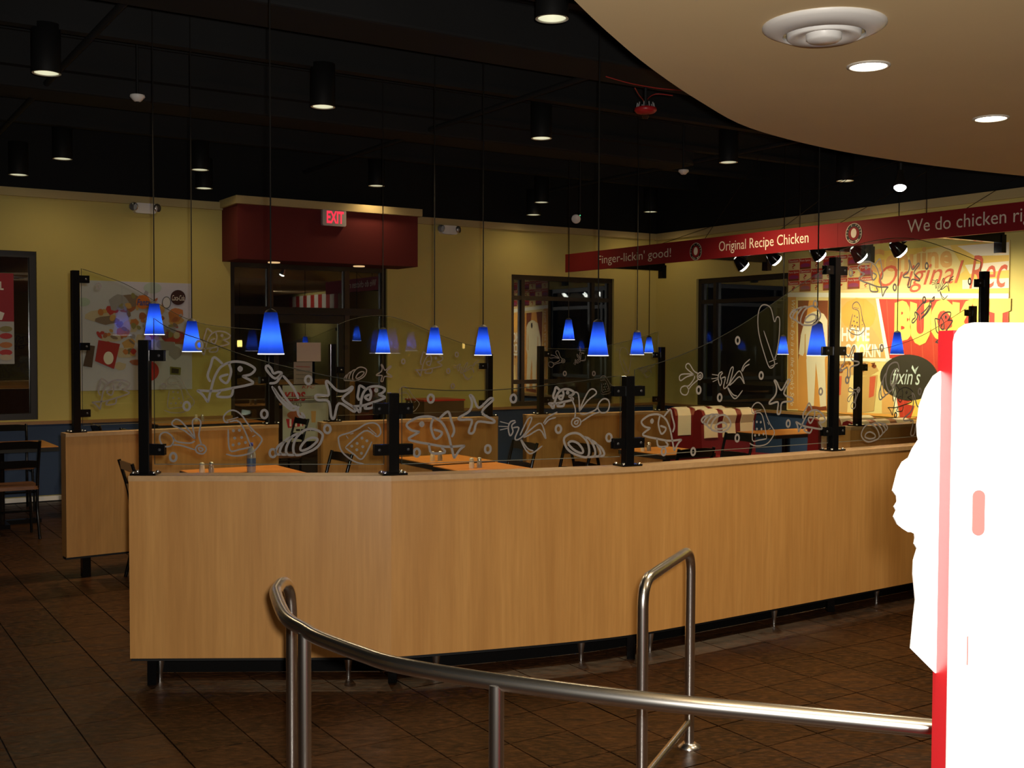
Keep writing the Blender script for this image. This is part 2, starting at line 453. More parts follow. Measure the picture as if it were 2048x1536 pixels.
# glazed entrance
a, b, z0, z1 = HD
dr = thing('door_1', 'dark bronze glazed entrance with transom and sidelight under the red box', None, W(5.46, -.09, 0), kind='structure')
sx = [LW(544, 600)[0], LW(697, 600)[0]]                 # 5.93, 4.96
zt = 2.12
f = MB()
frame_member(f, a, b, z1 - .07, z1, 'L'); frame_member(f, a, a + .06, 0, z1 - .07, 'L'); frame_member(f, b - .06, b, 0, z1 - .07, 'L')
f.build('door_frame', bronze, dr)
for x in sx:
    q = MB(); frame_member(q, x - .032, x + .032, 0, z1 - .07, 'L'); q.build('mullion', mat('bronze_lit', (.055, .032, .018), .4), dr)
q = MB(); frame_member(q, a + .06, b - .06, zt - .045, zt + .045, 'L', -.085, .11); q.build('transom', bronze, dr)
q = MB(); frame_member(q, a + .06, b - .06, 0, .12, 'L', -.09, .09); q.build('sill_rail', bronze, dr)
for x0, x1 in ((a + .06, sx[1] - .032), (sx[1] + .032, sx[0] - .032), (sx[0] + .032, b - .06)):
    q = MB(); frame_member(q, x0, x1, zt + .045, z1 - .07, 'L', -.09, .008); q.build('transom_pane', winglass, dr)
for x0, x1 in ((a + .06, sx[1] - .032), (sx[0] + .032, b - .06)):
    q = MB(); frame_member(q, x0, x1, .12, zt - .045, 'L', -.09, .008); q.build('sidelight_pane', winglass, dr)
x0, x1 = sx[1] + .036, sx[0] - .036
leaf = MB(); frame_member(leaf, x0, x1, .03, .26, 'L', -.08, .05); frame_member(leaf, x0, x1, zt - .15, zt - .05, 'L', -.08, .05)
frame_member(leaf, x0, x0 + .07, .26, zt - .15, 'L', -.08, .05); frame_member(leaf, x1 - .07, x1, .26, zt - .15, 'L', -.08, .05)
lf = leaf.build('door_leaf', bronze, dr)
q = MB(); frame_member(q, x0 + .07, x1 - .07, .26, zt - .15, 'L', -.085, .008); q.build('door_pane', winglass, lf)
zb = LW(610, 795, .03)[1]
MB().tube([W(x0 + .05, .02, zb), W(x1 - .05, .02, zb)], .016, 10).box(W(x0 + .06, -.015, zb), (.03, .06, .04), dL, dR).box(W(x1 - .06, -.015, zb), (.03, .06, .04), dL, dR).build('push_bar', steel, lf)
# red box over the entrance
bs0, bs1, boff = 4.29, 6.59, .55
rb = thing('ceiling_box', 'dark red box soffit with pale cornice over the entrance', None, W(5.44, .27, 2.68), kind='structure')
MB().box(W((bs0 + bs1) / 2, boff / 2 + .002, (2.68 + 3.30) / 2), (bs1 - bs0, boff, .62), dL, dR).build('box', darkred, rb)
MB().box(W((bs0 + bs1) / 2, boff / 2 + .03, 3.345), (bs1 - bs0 + .07, boff + .06, .09), dL, dR).build('cornice', trimpaint, rb)
for px, py in ((548, 520), (718, 528)):
    s, z = LW(px, py, .3)
    MB().lathe([(.07, 0), (.07, .012), (.001, .012)], W(s, .3, 2.667), 20).build('recessed_light', mat('lit_lens', (.9, .7, .4), .4, emit=(1, .65, .3), es=.7), rb)
# ================================================================== LIGHTS IN THE ROOM
CANR = .085
def can(p, label, e=9, lit=.35):
    r = thing('ceiling_can_light', label, 'ceiling light', p, 'black can downlights in the black ceiling')
    MB().lathe([(CANR + .012, 0), (CANR + .012, .34), (.001, .34)], p, 20, cap=False).build('housing', blackmatte, r)
    MB().lathe([(CANR + .012, .0), (CANR, .0), (CANR * .96, .006)], p, 24, cap=False).build('rim', reflector, r)
    MB().lathe([(CANR * .97, .006), (CANR * .72, .07), (.03, .10), (.001, .10)], p, 24, cap=False).build('reflector', mat('can_lens_%g' % lit, (.8, .82, .66), .5, emit=(1, .98, .72), es=lit), r)
    if e: light('can_lamp', 'SPOT', p - UP * .03, e, WARM, .06, aim=p - UP * 2, angle=150, blend=.9)
cans = [(93, 147, 3.6, 'leftmost of the near row, beside the left picture edge'), (646, 214, 3.6, 'in the near row, above the exit sign'),
        (1083, 277, 3.6, 'in the near row, left of the red heat detector'), (1457, 325, 3.6, 'right of the white smoke detector by the cream soffit'),
        (125, 318, 3.6, 'in the far row above the left window'), (400, 340, 3.6, 'in the far row left of the red box'),
        (753, 372, 3.6, 'in the far row above the right end of the red box'), (1083, 405, 3.6, 'in the far row above the night window'),
        (1301, 424, 3.6, 'in the far row nearest the room corner'), (1104, 38, 3.6, 'largest, at the top beside the cream soffit'),
        (1690, 362, 3.6, 'above the round emblem of the red banner')]
for x, y, z, l in cans: can(onz(x, y, z), 'black can ceiling light ' + l, 30 if y < 100 else 110 if x < 100 else 225 if y < 345 and z == 3.6 and not (y > 300 and x < 500) else 12, .42 if y < 300 else .30)
for x, y, l in ((37, 350, 'small ceiling light close to the left wall, over the window'), (408, 377, 'small ceiling light close to the left corner of the red box'), (1067, 430, 'small ceiling light close to the wall, left of the white speaker')):
    s, z = LW(x, y, .28); can(W(s, .28, z), l, 0, .35)
# soffit downlights
def downlight(p, label, e, es=14):
    r = thing('recessed_downlight', label, 'ceiling light', p, 'round recessed lights in the cream soffit')
    MB().lathe([(.098, 0), (.098, -.006), (.083, -.008), (.083, -.001)], p, 32, cap=False).build('trim_ring', offwhite, r)
    MB().lathe([(.083, -.003), (.001, -.003)], p, 32, cap=False).build('lens', mat('downlight_lens', (1, 1, 1), .5, emit=(1, .93, .75), es=es), r)
    light('downlight_lamp', 'SPOT', p - UP * .03, e, (1, .80, .52), .07, aim=p - UP * 2, angle=130, blend=.8)
downlight(onz(1737, 131, 3.0), 'bright recessed downlight beside the round air diffuser', 130)
downlight(onz(1982, 236, 3.0), 'bright recessed downlight near the right picture edge', 130)
for x, y in ((2.6, 3.4), (.4, 1.6), (1.4, -.8), (4.2, 5.0), (5.6, 2.6)):  # extra lamps without fixtures, added out of view for more light
    light('added_soffit_lamp', 'SPOT', (x, y, 2.97), 130, (1, .80, .52), .07, aim=(x, y, 0), angle=130, blend=.8)
# air diffuser
p = onz(1648, 50, 3.0); p = V((p.x, p.y, 3.0))
r = thing('air_diffuser', 'round white stepped ceiling air diffuser in the cream soffit', 'air vent', p - UP * .06)
MB().lathe([(.245, 0), (.245, -.008), (.232, -.018), (.165, -.045), (.160, -.040), (.20, -.010)], p, 40, cap=False).build('outer_ring', whiteplastic, r)
MB().lathe([(.150, -.012), (.145, -.050), (.140, -.055), (.075, -.040), (.07, -.030)], p, 40, cap=False).build('inner_ring', whiteplastic, r)
MB().lathe([(.072, -.028), (.070, -.058), (.06, -.066), (.001, -.070)], p, 32, cap=False).build('centre_disc', whiteplastic, r)
MB().lathe([(.17, -.002), (.001, -.002)], p, 32, cap=False).build('throat', mat('throat', (.12, .11, .1), .6), r)
# ---- blue pendant lamps
cords = 3.75
def pendant(p, label, sc=1, e=.75, top=CZ):
    """p = centre of the shade's lower rim"""
    r = thing('pendant_lamp', label, 'pendant lamp', p, 'blue glass cone pendant lamps')
    h, rb_, rt_ = .226 * sc, .070 * sc, .034 * sc
    n = 10
    MB().lathe([(rb_ + (rt_ - rb_) * i / n, h * i / n) for i in range(n + 1)], p, 28, cap=False).build('shade', blueshade, r)
    MB().lathe([(rb_ * 1.01, .0), (rb_ * 1.02, .003), (rb_ * 1.01, .006), (rb_ * .985, .003), (rb_ * 1.01, 0)], p, 28, cap=False).build('rim', mat('lit_rim', (.9, .9, 1), .3, emit=(.9, .9, 1), es=1.3), r)
    MB().lathe([(rt_ * 1.0, h), (rt_ * .7, h + .012), (.006, h + .02)], p, 16, cap=False).build('cap', blackmatte, r)
    MB().tube([p + UP * (h + .015), V((p.x, p.y, top))], .0045, 6).build('cord', wire_m, r)
    MB().lathe([(.001, h * .50), (.012, h * .53), (.015, h * .60), (.012, h * .70), (.010, h * .85), (.001, h * .86)], p, 12, cap=False).build('bulb', mat('pendant_bulb', (1, 1, 1), .4, emit=(1, .95, .85), es=3), r)
    light('pendant_light', 'POINT', p + UP * h * .36, e, (1, .93, .82), .012)
PEND = [(309, 670, 8.15, 'left edge of the food poster'), (384, 704, 8.25, 'right edge of the food poster'), (542, 709, 6.05, 'left part of the entrance, largest of the lamps'),
        (766, 707, 10.5, 'right jamb of the entrance'), (869, 709, 9.45, 'yellow wall just right of the entrance'), (966, 711, 9.0, 'yellow wall directly above an inner black post'),
        (1137, 680, 12.6, 'middle of the night window, hung higher'), (1196, 712, 7.5, 'right edge of the night window, large'),
        (1274, 710, 11.2, 'yellow wall left of the room corner'), (1298, 706, 14.6, 'room corner, the smallest lamp'),
        (1566, 709, 12.6, 'boundary of the night window and the mural'), (1634, 712, 7.87, 'white suit of the mural'), (1794, 709, 11.6, 'big yellow letters of the mural')]
for x, y, D, l in PEND:
    pendant(atd(x, y, D), 'blue glass pendant lamp before the ' + l, 1 if D < 14 and (x, y) not in ((1566, 709),) else .9)
# ---- amber lamps over the order counter, out to the right of the picture
for x, y in ((4.84, 6.99),):
    p = V((x, y, 1.66)); r = thing('amber_pendant_lamp', 'amber glass cylinder lamp mirrored in the glass before the mural', 'pendant lamp', p)
    MB().lathe([(.048, 0), (.052, .065), (.048, .14)], p, 20, cap=False).build('shade', mat('amber_shade', (.9, .6, .2), .4, emit=(1, .62, .16), es=9), r)
    MB().tube([p + UP * .14, V((x, y, 3.0))], .004, 6).build('cord', wire_m, r)
# ---- track spot lights under the red banner
BQ = 1.7; BZ0, BZ1 = 2.735, 2.985
TRK = [(1487, 532, 'first from the left, beside the night window'), (1552, 520, 'second from the left'), (1640, 512, 'third from the left'),
       (1722, 514, 'fourth from the left, at a dark bracket'), (1801, 503, 'rightmost, over the pale lettering')]
for x, y, l in TRK:
    t, z = RW(x, y, 1.5); p = W(1.5, t, z); ax = (dL * .72 + dR * -.25 - UP * .66).normalized()
    r = thing('track_spot_light', 'round black track spotlight below the red banner, ' + l, 'spot light', p, 'track spotlights below the banner')
    MB().lathe([(.024, -.14), (.042, -.12), (.06, -.07), (.080, -.01), (.082, .0)], p, 20, ax, cap=False).build('head', black, r)
    MB().lathe([(.078, -.002), (.06, .028), (.001, .042)], p, 20, ax, cap=False).build('bulb_face', mat('spot_face', (1, 1, 1), .4, emit=(1, .97, .88), es=16), r)
    MB().tube(fillet([p - ax * .05 + dR * .07, p - ax * .05 + dR * .07 + UP * .12, p - ax * .05 - dR * .07 + UP * .12, p - ax * .05 - dR * .07], .03), .006, 6).tube([p - ax * .05 + UP * .12, V((p.x, p.y, BZ0 + .06)) - ax.xy.to_3d() * .05], .01, 8).build('yoke', black, r)
    MB().lathe([(.026, -.05), (.026, .05)], p - ax * .09 + dR * -.085 + UP * .06, 12, ax).build('transformer', blackmatte, r)
    light('track_lamp', 'SPOT', p + ax * .05, 115, (1, .86, .58), .05, aim=p + ax, angle=100, blend=.75)
# lone lamp near the black ceiling
p = atd(1800, 375, 9.3); ax = V((-.15, -.35, -.9)).normalized()
r = thing('bare_spot_lamp', 'bright reflector lamp hung just under the black ceiling above the banner', 'spot light', p)
MB().lathe([(.02, -.16), (.03, -.10), (.048, -.03), (.05, 0)], p, 18, ax, cap=False).build('bulb_body', chrome, r)
MB().lathe([(.05, 0), (.036, .018), (.001, .024)], p, 18, ax, cap=False).build('bulb_face', MATS['spot_face'], r)
MB().tube([p - ax * .15, p - ax * .15 + UP * .2], .018, 8).build('socket', blackmatte, r)
MB().tube([p - ax * .15 + UP * .2, V((p.x, p.y, CZ)) - ax.xy.to_3d() * .15], .008, 6).build('stem', wire_m, r)

# ================================================================== NEAR HALF WALL WITH GLASS
HW0, HW1 = .16, 1.06
def offset_line(pts, d):
    out = []
    for i, p in enumerate(pts):
        a = pts[max(i - 1, 0)]; b = pts[min(i + 1, len(pts) - 1)]
        t = (b - a).normalized(); out.append(p + V((-t.y, t.x, 0)) * d)
    return out
def sweep(mb, pts, d0, d1, z0, z1):
    """solid strip between two offsets of a plan line; +d is away from the camera"""
    a = offset_line(pts, d0); b = offset_line(pts, d1); N = len(pts); vs = []
    for p, q in zip(a, b): vs += [p + UP * z0, q + UP * z0, q + UP * z1, p + UP * z1]
    fs = [(i * 4 + k, (i + 1) * 4 + k, (i + 1) * 4 + (k + 1) % 4, i * 4 + (k + 1) % 4) for i in range(N - 1) for k in range(4)]
    fs = [f[::-1] for f in fs]
    mb.add(vs, fs + [(0, 1, 2, 3), tuple((N - 1) * 4 + k for k in (3, 2, 1, 0))]); return mb
WT = .13
lineA = [V((-1.87, 5.468, 0)), V((-.592, 5.508, 0))]
lineB = spline([V((x, y, 0)) for x, y in ((-.592, 5.508), (-.13, 5.652), (.366, 5.832), (.75, 6.02), (1.374, 6.44), (2.0, 6.875), (2.62, 7.31), (3.4, 7.86), (4.15, 8.39))], 6)
full_ = lineA + lineB[1:]
hw = thing('half_wall', 'long low curved wood-laminate half wall on feet in the foreground', 'half wall', (0, 5.7, 0))
mbA = sweep(MB(), lineA, 0, WT, HW0, HW1 - .026); mbA.build('straight_panel', laminate, hw)
mbB = sweep(MB(), lineB, 0, WT, HW0, HW1 - .026); mbB.build('curved_panel', laminate, hw)
sweep(MB(), lineA + lineB[1:], -.006, WT + .006, HW1 - .026, HW1).build('top_cap', capwood, hw)
sweep(MB(), lineA + lineB[1:], .02, WT - .02, HW0 - .018, HW0).build('bottom_rail', blackmatte, hw)
def foot(x, y):
    p = onz(x, y, 0); p.z = 0
    MB().lathe([(.012, 0), (.012, .035), (.014, .04), (.027, .125), (.028, HW0 - .018)], p, 16).build('chrome_foot', chrome, hw)
sweep(MB(), full_, .30, .312, .004, HW0 - .018).build('gap_shadow_strip', mat('gap_shadow_black', (.003, .003, .003), .8, spec=.1), hw)  # black strip put in as the shadow in the gap under the wall
foot(320, 1360); foot(697, 1354); foot(872, 1348); foot(1162, 1319); foot(1300, 1300); foot(1548, 1248); foot(1753, 1202)
for x, y in ((304, 1370), (785, 1366), (1262, 1318), (1662, 1224)):
    p = onz(x, y, 0); MB().box((p.x, p.y + .02, (HW0 - .018) / 2), (.045, .045, HW0 - .018)).build('black_leg', black, hw)
# steel posts on a half wall
PW = .052
def post(p, tdir, z0, z1, clamps, label, sides=(-1, 1), group='black steel glass posts', cl=.075):
    """clamps: heights; sides: -1 left, 1 right along tdir"""
    tdir = V((tdir.x, tdir.y, 0)).normalized(); nn = V((-tdir.y, tdir.x, 0))
    r = thing('steel_post', label, 'post', V((p.x, p.y, z0)), group)
    MB().box((p.x, p.y, (z0 + z1) / 2 + .004), (PW, PW, z1 - z0 - .008), tdir, nn).build('tube', black, r, .003)
    MB().box((p.x, p.y, z0 + .005), (.125, .1, .01), tdir, nn).build('base_plate', black, r)
    for sx_, sy_ in ((-1, -1), (1, -1), (-1, 1), (1, 1)):
        MB().lathe([(.008, .01), (.008, .017), (.001, .018)], V((p.x, p.y, z0)) + tdir * .05 * sx_ + nn * .036 * sy_, 8).build('bolt', chrome, r)
    for z in clamps:
        for sd in sides:
            q = V((p.x, p.y, z)) + tdir * sd * (PW / 2 + cl / 2 - .002)
            c = MB().box(q - nn * .012, (cl, .012, .055), tdir, nn).box(q + nn * .012, (cl, .012, .055), tdir, nn).build('clamp', black, r, .002)
            MB().lathe([(.008, 0), (.007, .003), (.001, .004)], q - nn * .0178 + tdir * sd * .012, 10, -nn).build('clamp_screw', mat('dark_screw', (.04, .04, .042), .3, spec=.5), c)
    return r
def on_line(px, pts, off):
    """point of a plan line (offset off) seen in picture column px"""
    L = offset_line(pts, off); best = None
    for a, b in zip(L, L[1:]):
        f = lambda p: 1024 + F * (p - O).dot(cr) / (p - O).dot(fw)
        a2 = V((a.x, a.y, HW1)); b2 = V((b.x, b.y, HW1)); fa, fb = f(a2), f(b2)
        if (fa - px) * (fb - px) <= 0:
            k = (px - fa) / (fb - fa) if fb != fa else 0
            return a.lerp(b, k), (b - a).normalized()
    return L[0], (L[1] - L[0]).normalized()
def zat(py, p):
    """height at picture row py above plan point p"""
    k = 1024 + F * (V((p.x, p.y, EYE)) - O).dot(cr) / (V((p.x, p.y, EYE)) - O).dot(fw)
    lo = onp(k, py, V((p.x, p.y, 0)), V((p.x, p.y, 0)).normalized()); return lo.z
full = lineA + lineB[1:]
NP = []
for px, ytop, cy, sides, label in (
        (291, 680, (711, 899), (1,), 'black steel post at the left end of the foreground half wall'),
        (786, 786, (817, 899), (-1, 1), 'short black steel post at the bend of the foreground half wall'),
        (1255, 752, (782, 886), (-1, 1), 'black steel post with crossing clamps in the middle of the foreground half wall'),
        (1665, 515, (541, 702, 862), (-1, 1), 'tallest black steel post on the foreground half wall, before the mural'),
        (1963, 543, (567, 760), (-1,), 'black steel post just above the white display panel')):
    p, td = on_line(px, full, WT / 2)
    NP.append((p, td)); post(p, td, HW1, zat(ytop, p), [zat(c, p) for c in cy], label, sides)

# ---- etched drawings
def nrm(strokes, box, flip=False):
    x0, y0, x1, y1 = box; w_ = x1 - x0
    return [([((x - x0) / w_ - .5, -((y - y0) / w_ - (y1 - y0) / w_ / 2)) for x, y in st], cl) for st, cl in strokes]
MOT = {
 'fish': nrm([([(540, 640), (565, 540), (590, 450), (640, 365), (720, 325), (800, 325), (860, 345), (905, 380), (870, 420), (805, 435)], 0),
    ([(805, 435), (890, 482), (840, 505), (740, 525), (600, 550), (455, 545)], 0), ([(455, 545), (500, 580), (540, 640)], 0), ([(560, 480), (540, 430), (565, 350), (590, 288), (660, 345)], 0),
    ([(700, 330), (720, 400), (690, 485), (650, 472), (638, 440), (700, 420)], 0), ([(640, 552), (612, 592), (715, 592), (735, 525)], 0),
    ([(802, 378), (790, 392), (778, 378), (790, 364)], 1)], (455, 280, 910, 650)),
 'starfish': nrm([([(672, 56), (690, 115), (668, 180), (585, 228), (592, 246), (668, 245), (690, 262), (664, 340), (685, 356), (708, 338), (738, 265), (855, 276), (874, 256), (772, 190), (862, 98), (852, 80), (826, 92), (745, 155), (700, 72)], 1)], (585, 50, 875, 358)),
 'shell': nrm([([(1485, 410), (1530, 377), (1590, 372), (1640, 400), (1680, 450), (1692, 520), (1670, 557), (1600, 540), (1540, 512), (1500, 470)], 1), ([(1520, 450), (1550, 432), (1600, 450), (1640, 500), (1630, 525), (1570, 500)], 1),
    ([(1650, 402), (1700, 425), (1740, 500), (1735, 550), (1680, 556)], 0), ([(1700, 425), (1750, 455), (1785, 520), (1775, 550), (1735, 552)], 0), ([(1750, 460), (1795, 490), (1818, 535), (1800, 552), (1775, 547)], 0)], (1483, 368, 1822, 560)),
 'shaker': nrm([([(672, 1058), (760, 1072), (880, 1042), (948, 965), (950, 925), (890, 870), (840, 810), (795, 745), (740, 710), (690, 718), (655, 760), (665, 800), (695, 802)], 0), ([(690, 860), (702, 1025), (780, 1020), (870, 1000)], 0), ([(700, 800), (785, 806), (870, 995)], 0), ([(680, 790), (770, 764)], 0),
    ([(725, 871), (731, 877), (737, 871), (731, 865)], 1), ([(772, 868), (778, 874), (784, 868), (778, 862)], 1), ([(735, 930), (741, 936), (747, 930), (741, 924)], 1), ([(790, 925), (796, 931), (802, 925), (796, 919)], 1), ([(722, 985), (728, 991), (734, 985), (728, 979)], 1), ([(769, 975), (775, 981), (781, 975), (775, 969)], 1), ([(820, 965), (826, 971), (832, 965), (826, 959)], 1),  ([(860, 860), (880, 880)], 0), ([(880, 920), (905, 905)], 0)], (655, 705, 955, 1075)),
 'pepper': nrm([([(990, 380), (1000, 412), (1060, 470), (1112, 430), (1085, 420), (1050, 430), (1030, 392), (1005, 370)], 1), ([(1015, 508), (1070, 500), (1112, 440)], 0), ([(1035, 530), (1100, 640), (1190, 718), (1250, 690)], 0), ([(1045, 540), (1105, 625), (1195, 705)], 0), ([(1120, 445), (1200, 540), (1242, 630)], 0), ([(1088, 530), (1120, 590), (1190, 680), (1232, 690)], 0), ([(1236, 705), (1246, 760), (1290, 775), (1262, 735)], 0)], (980, 365, 1292, 780)),
 'radish': nrm([([(930, 258), (1002, 276)], 0), ([(918, 295), (1005, 300)], 0), ([(930, 325), (1002, 310)], 0), ([(1060, 252), (1018, 262), (1000, 310), (1015, 372), (1040, 340), (1030, 290), (1065, 262)], 0), ([(1040, 310), (1090, 310), (1058, 390), (1080, 406), (1140, 360), (1200, 240), (1170, 240), (1130, 310), (1100, 372)], 0),
    ([(1130, 386), (1200, 320), (1282, 280), (1322, 405), (1270, 330), (1180, 370)], 1), ([(1105, 405), (1150, 490), (1200, 520), (1292, 460)], 0), ([(1110, 405), (1165, 478), (1215, 500)], 0), ([(1300, 282), (1340, 230), (1422, 190)], 0), ([(1310, 290), (1350, 250), (1410, 235)], 0)], (918, 185, 1425, 525)),
 'spoon': nrm([([(170, 940), (175, 895), (215, 878), (260, 905), (275, 945), (250, 985), (200, 985)], 1), ([(270, 915), (300, 950), (400, 962), (438, 945)], 0), ([(262, 975), (330, 980), (440, 1015)], 0), ([(440, 930), (350, 860), (265, 820), (285, 780), (330, 790), (400, 870), (440, 930)], 0), ([(440, 930), (420, 800), (450, 770), (485, 800), (470, 900), (490, 975)], 0),
    ([(445, 1000), (470, 975), (510, 980), (525, 1015), (500, 1045), (455, 1035)], 1), ([(465, 1000), (490, 1000), (500, 1015), (480, 1025)], 1)], (160, 765, 530, 1050)),
 'mitten': nrm([([(560, 690), (610, 790), (630, 835), (600, 850), (570, 800), (530, 700), (525, 620), (550, 580), (600, 590), (625, 650), (640, 630), (658, 640), (655, 720), (640, 790), (630, 810)], 0), ([(595, 825), (640, 812)], 0), ([(600, 845), (648, 830)], 0)], (520, 570, 662, 855)),
}
def pane_frame(p0, p1):
    u = (p1 - p0); u.z = 0; L = u.length; u.normalize(); return u, V((u.y, -u.x, 0)), L     # n towards the camera
def glass_pane(p0, p1, top, zb, label, motifs, px_edges=None, inset=.045, rings=(), lw=.0125, group='clear etched glass panes'):
    """top: picture points along the upper edge; motifs: (kind, px, py, px width, flip, rotation)"""
    u, n, L = pane_frame(p0, p1); o = V((p0.x, p0.y, 0))
    def loc(x, y):
        q = onp(x, y, o, n); return ((q - o).dot(u), q.z)
    tp = [loc(x, y) for x, y in top]
    tp = [(min(max(a, inset), L - inset), z) for a, z in tp]
    tp[0] = (inset, tp[0][1]); tp[-1] = (L - inset, tp[-1][1])
    tp = [(q.x, q.y) for q in spline([V((a, z, 0)) for a, z in tp], 6)]
    poly = [(inset, zb), (L - inset, zb)] + tp[::-1]
    r = thing('glass_pane', label, 'glass pane', o + u * L / 2 + UP * zb, group)
    MB().prism(poly, o - n * .004, u, UP, n, .008).build('pane', paneglass, r)
    loop = [o + u * a + UP * z for a, z in poly[2:]]
    MB().tube([o + u * poly[1][0] + UP * zb] + loop + [o + u * inset + UP * zb], .0022, 5).build('polished_edge', edge_m, r)
    MB().tube([o + u * inset + UP * zb, o + u * (L - inset) + UP * zb], .002, 5).build('lower_edge', edge_l, r)
    for kind, x, y, wpx, fx, rot in motifs:
        a, z = loc(x, y); a2, _ = loc(x + wpx / 2, y); a1, _ = loc(x - wpx / 2, y); sc = a2 - a1
        mb = MB(); ca, sa = math.cos(math.radians(rot)), math.sin(math.radians(rot))
        for st, cl in MOT[kind]:
            pts2 = []
            for q in (spline([V((x_, y_, 0)) for x_, y_ in st], 4, bool(cl)) if len(st) > 2 else [V((*st[0], 0)), V((*st[1], 0))]):
                xx, yy = q.x * (-1 if fx else 1), q.y
                pts2.append((a + (xx * ca - yy * sa) * sc, z + (xx * sa + yy * ca) * sc))
            pts2 = [(min(max(px_, .03), L - .03), pz) for px_, pz in pts2]
            mb.ribbon(pts2, o + n * .0045, u, UP, n, lw * (.62 if kind in ('radish', 'spoon', 'mitten', 'shaker') else 1), .001, bool(cl))
        mb.build('etched_' + kind, etch, r)
    for x, y in rings:
        a, z = loc(x, y)
        MB().ribbon(ell(a, z, .0155, .02, 16), o + n * .0045, u, UP, n, .0125, .001, True).build('etched_ring', etch, r)
    return r
P0, P1, P2, P3, P4 = (q[0] for q in NP)
ZB = HW1 + .05
glass_pane(P0, P1, [(300, 636), (340, 657), (410, 682), (463, 702), (534, 724), (661, 753), (767, 769)], ZB, 'clear glass pane with white etched fish above the straight left part of the half wall',
    [('fish', 453, 760, 118, 0, 0), ('pepper', 570, 783, 80, 0, 0), ('starfish', 672, 797, 74, 0, -75), ('shaker', 486, 866, 76, 0, 0), ('spoon', 366, 872, 96, 0, 0), ('shell', 598, 884, 96, 1, 0), ('shaker', 716, 878, 72, 1, -25), ('fish', 738, 796, 70, 0, 8)],
    rings=((529, 828), (617, 760), (655, 858), (546, 906), (347, 914), (399, 690), (374, 812)))
glass_pane(P1, P2, [(805, 775), (860, 779), (904, 781), (986, 780), (1049, 775), (1123, 767), (1246, 751)], ZB, 'clear glass pane with etched fish and starfish left of the crossing-clamp post',
    [('fish', 871, 871, 118, 1, 0), ('starfish', 953, 828, 70, 0, 0), ('radish', 1056, 866, 118, 0, 0), ('shell', 1168, 890, 82, 0, 0), ('spoon', 1178, 812, 84, 1, 12), ('fish', 1122, 796, 52, 0, 0)],
    rings=((861, 797), (1026, 797), (975, 898), (1116, 858), (1217, 875), (833, 905)))
glass_pane(P2, P3, [(1278, 739), (1330, 722), (1391, 698), (1435, 677), (1498, 640), (1576, 586), (1645, 530)], ZB, 'clear glass pane with sloping top rising to the tallest post',
    [('fish', 1322, 862, 82, 1, 0), ('shaker', 1524, 850, 50, 0, -8), ('mitten', 1536, 672, 46, 0, 0), ('radish', 1463, 762, 80, 0, 8), ('starfish', 1560, 792, 46, 0, 10), ('shell', 1432, 842, 56, 1, -30), ('shell', 1610, 628, 58, 1, -20), ('spoon', 1376, 760, 50, 0, 50), ('fish', 1620, 842, 56, 0, -20)],
    rings=((1326, 903), (1385, 903), (1396, 780), (1438, 795), (1474, 681), (1521, 751), (1575, 847), (1473, 876), (1629, 608), (1640, 783)), lw=.0115)
glass_pane(P3, P4, [(1678, 500), (1740, 483), (1800, 476), (1853, 483), (1917, 506), (1951, 523)], ZB, 'clear glass pane with arched top before the mural',
    [('fish', 1745, 555, 62, 1, 0), ('starfish', 1822, 548, 32, 0, 0), ('shaker', 1715, 640, 34, 0, -20), ('radish', 1884, 575, 44, 0, 0), ('starfish', 1696, 724, 38, 0, 20), ('spoon', 1705, 795, 30, 0, 80), ('shell', 1775, 760, 54, 1, 30), ('fish', 1885, 655, 44, 0, 30), ('pepper', 1845, 620, 34, 0, 90), ('starfish', 1832, 828, 50, 0, 0), ('shell', 1747, 860, 50, 0, 30)],
    rings=((1700, 546), (1852, 532), (1788, 575), (1762, 696), (1838, 783), (1938, 563), (1693, 760), (1847, 600)), lw=.010)

# ================================================================== INNER ROW OF HALF WALLS
def inner_wall(pa, pb, label, feet=True):
    pts = [pa, pb]; r = thing('half_wall', label, 'half wall', (pa + pb) / 2, 'wood-laminate half walls of the inner row')
    sweep(MB(), pts, 0, .12, HW0, HW1 - .026).build('panel', laminate, r)
    sweep(MB(), pts, -.006, .126, HW1 - .026, HW1).build('top_cap', capwood, r)
    sweep(MB(), pts, .02, .10, HW0 - .018, HW0).build('bottom_rail', blackmatte, r)
    td = (pb - pa).normalized(); nn = V((-td.y, td.x, 0))
    for k in (.15, (pb - pa).length - .15):
        q = pa + td * k + nn * .06
        MB().box((q.x, q.y, (HW0 - .018) / 2), (.06, .05, HW0 - .018), td, nn).build('black_leg', black, r)
    return pts
def pl(x, y): p = onz(x, y, HW1); p.z = 0; return p
I1 = inner_wall(pl(131, 867), pl(557, 849), 'wood-laminate half wall at far left, its lower edge visible beside the foreground wall')
I2 = inner_wall(pl(646, 845), pl(996, 833), 'wood-laminate half wall behind the bend post, seen through the glass')
I3 = inner_wall(pl(1058, 830), pl(1341, 822), 'wood-laminate half wall behind the crossing-clamp post, next to the red booths')
def ipost(px, pts, ytop, cy, label, sides):
    p, td = on_line(px, pts, .06); post(p, td, HW1, zat(ytop, p), [zat(c, p) for c in cy], label, sides, 'black steel posts of the inner row'); return p
Q1 = ipost(150, I1, 541, (558, 693, 827), 'tall black steel post at the left end of the inner half wall', (1,))
Q2 = ipost(540, I1, 690, (760,), 'inner black steel post behind the large blue lamp, before the entrance', (-1,))
Q3 = ipost(663, I2, 688, (740,), 'inner black steel post before the door edge, right of the paper notice', (1,))
Q4 = ipost(977, I2, 708, (732, 806), 'inner black steel post under the pendant before the yellow wall', (-1,))
Q5 = ipost(1079, I3, 692, (708, 800), 'inner black steel post before the left side of the night window', (1,))
Q6 = ipost(1322, I3, 694, (710, 798), 'inner black steel post before the room corner', (-1,))
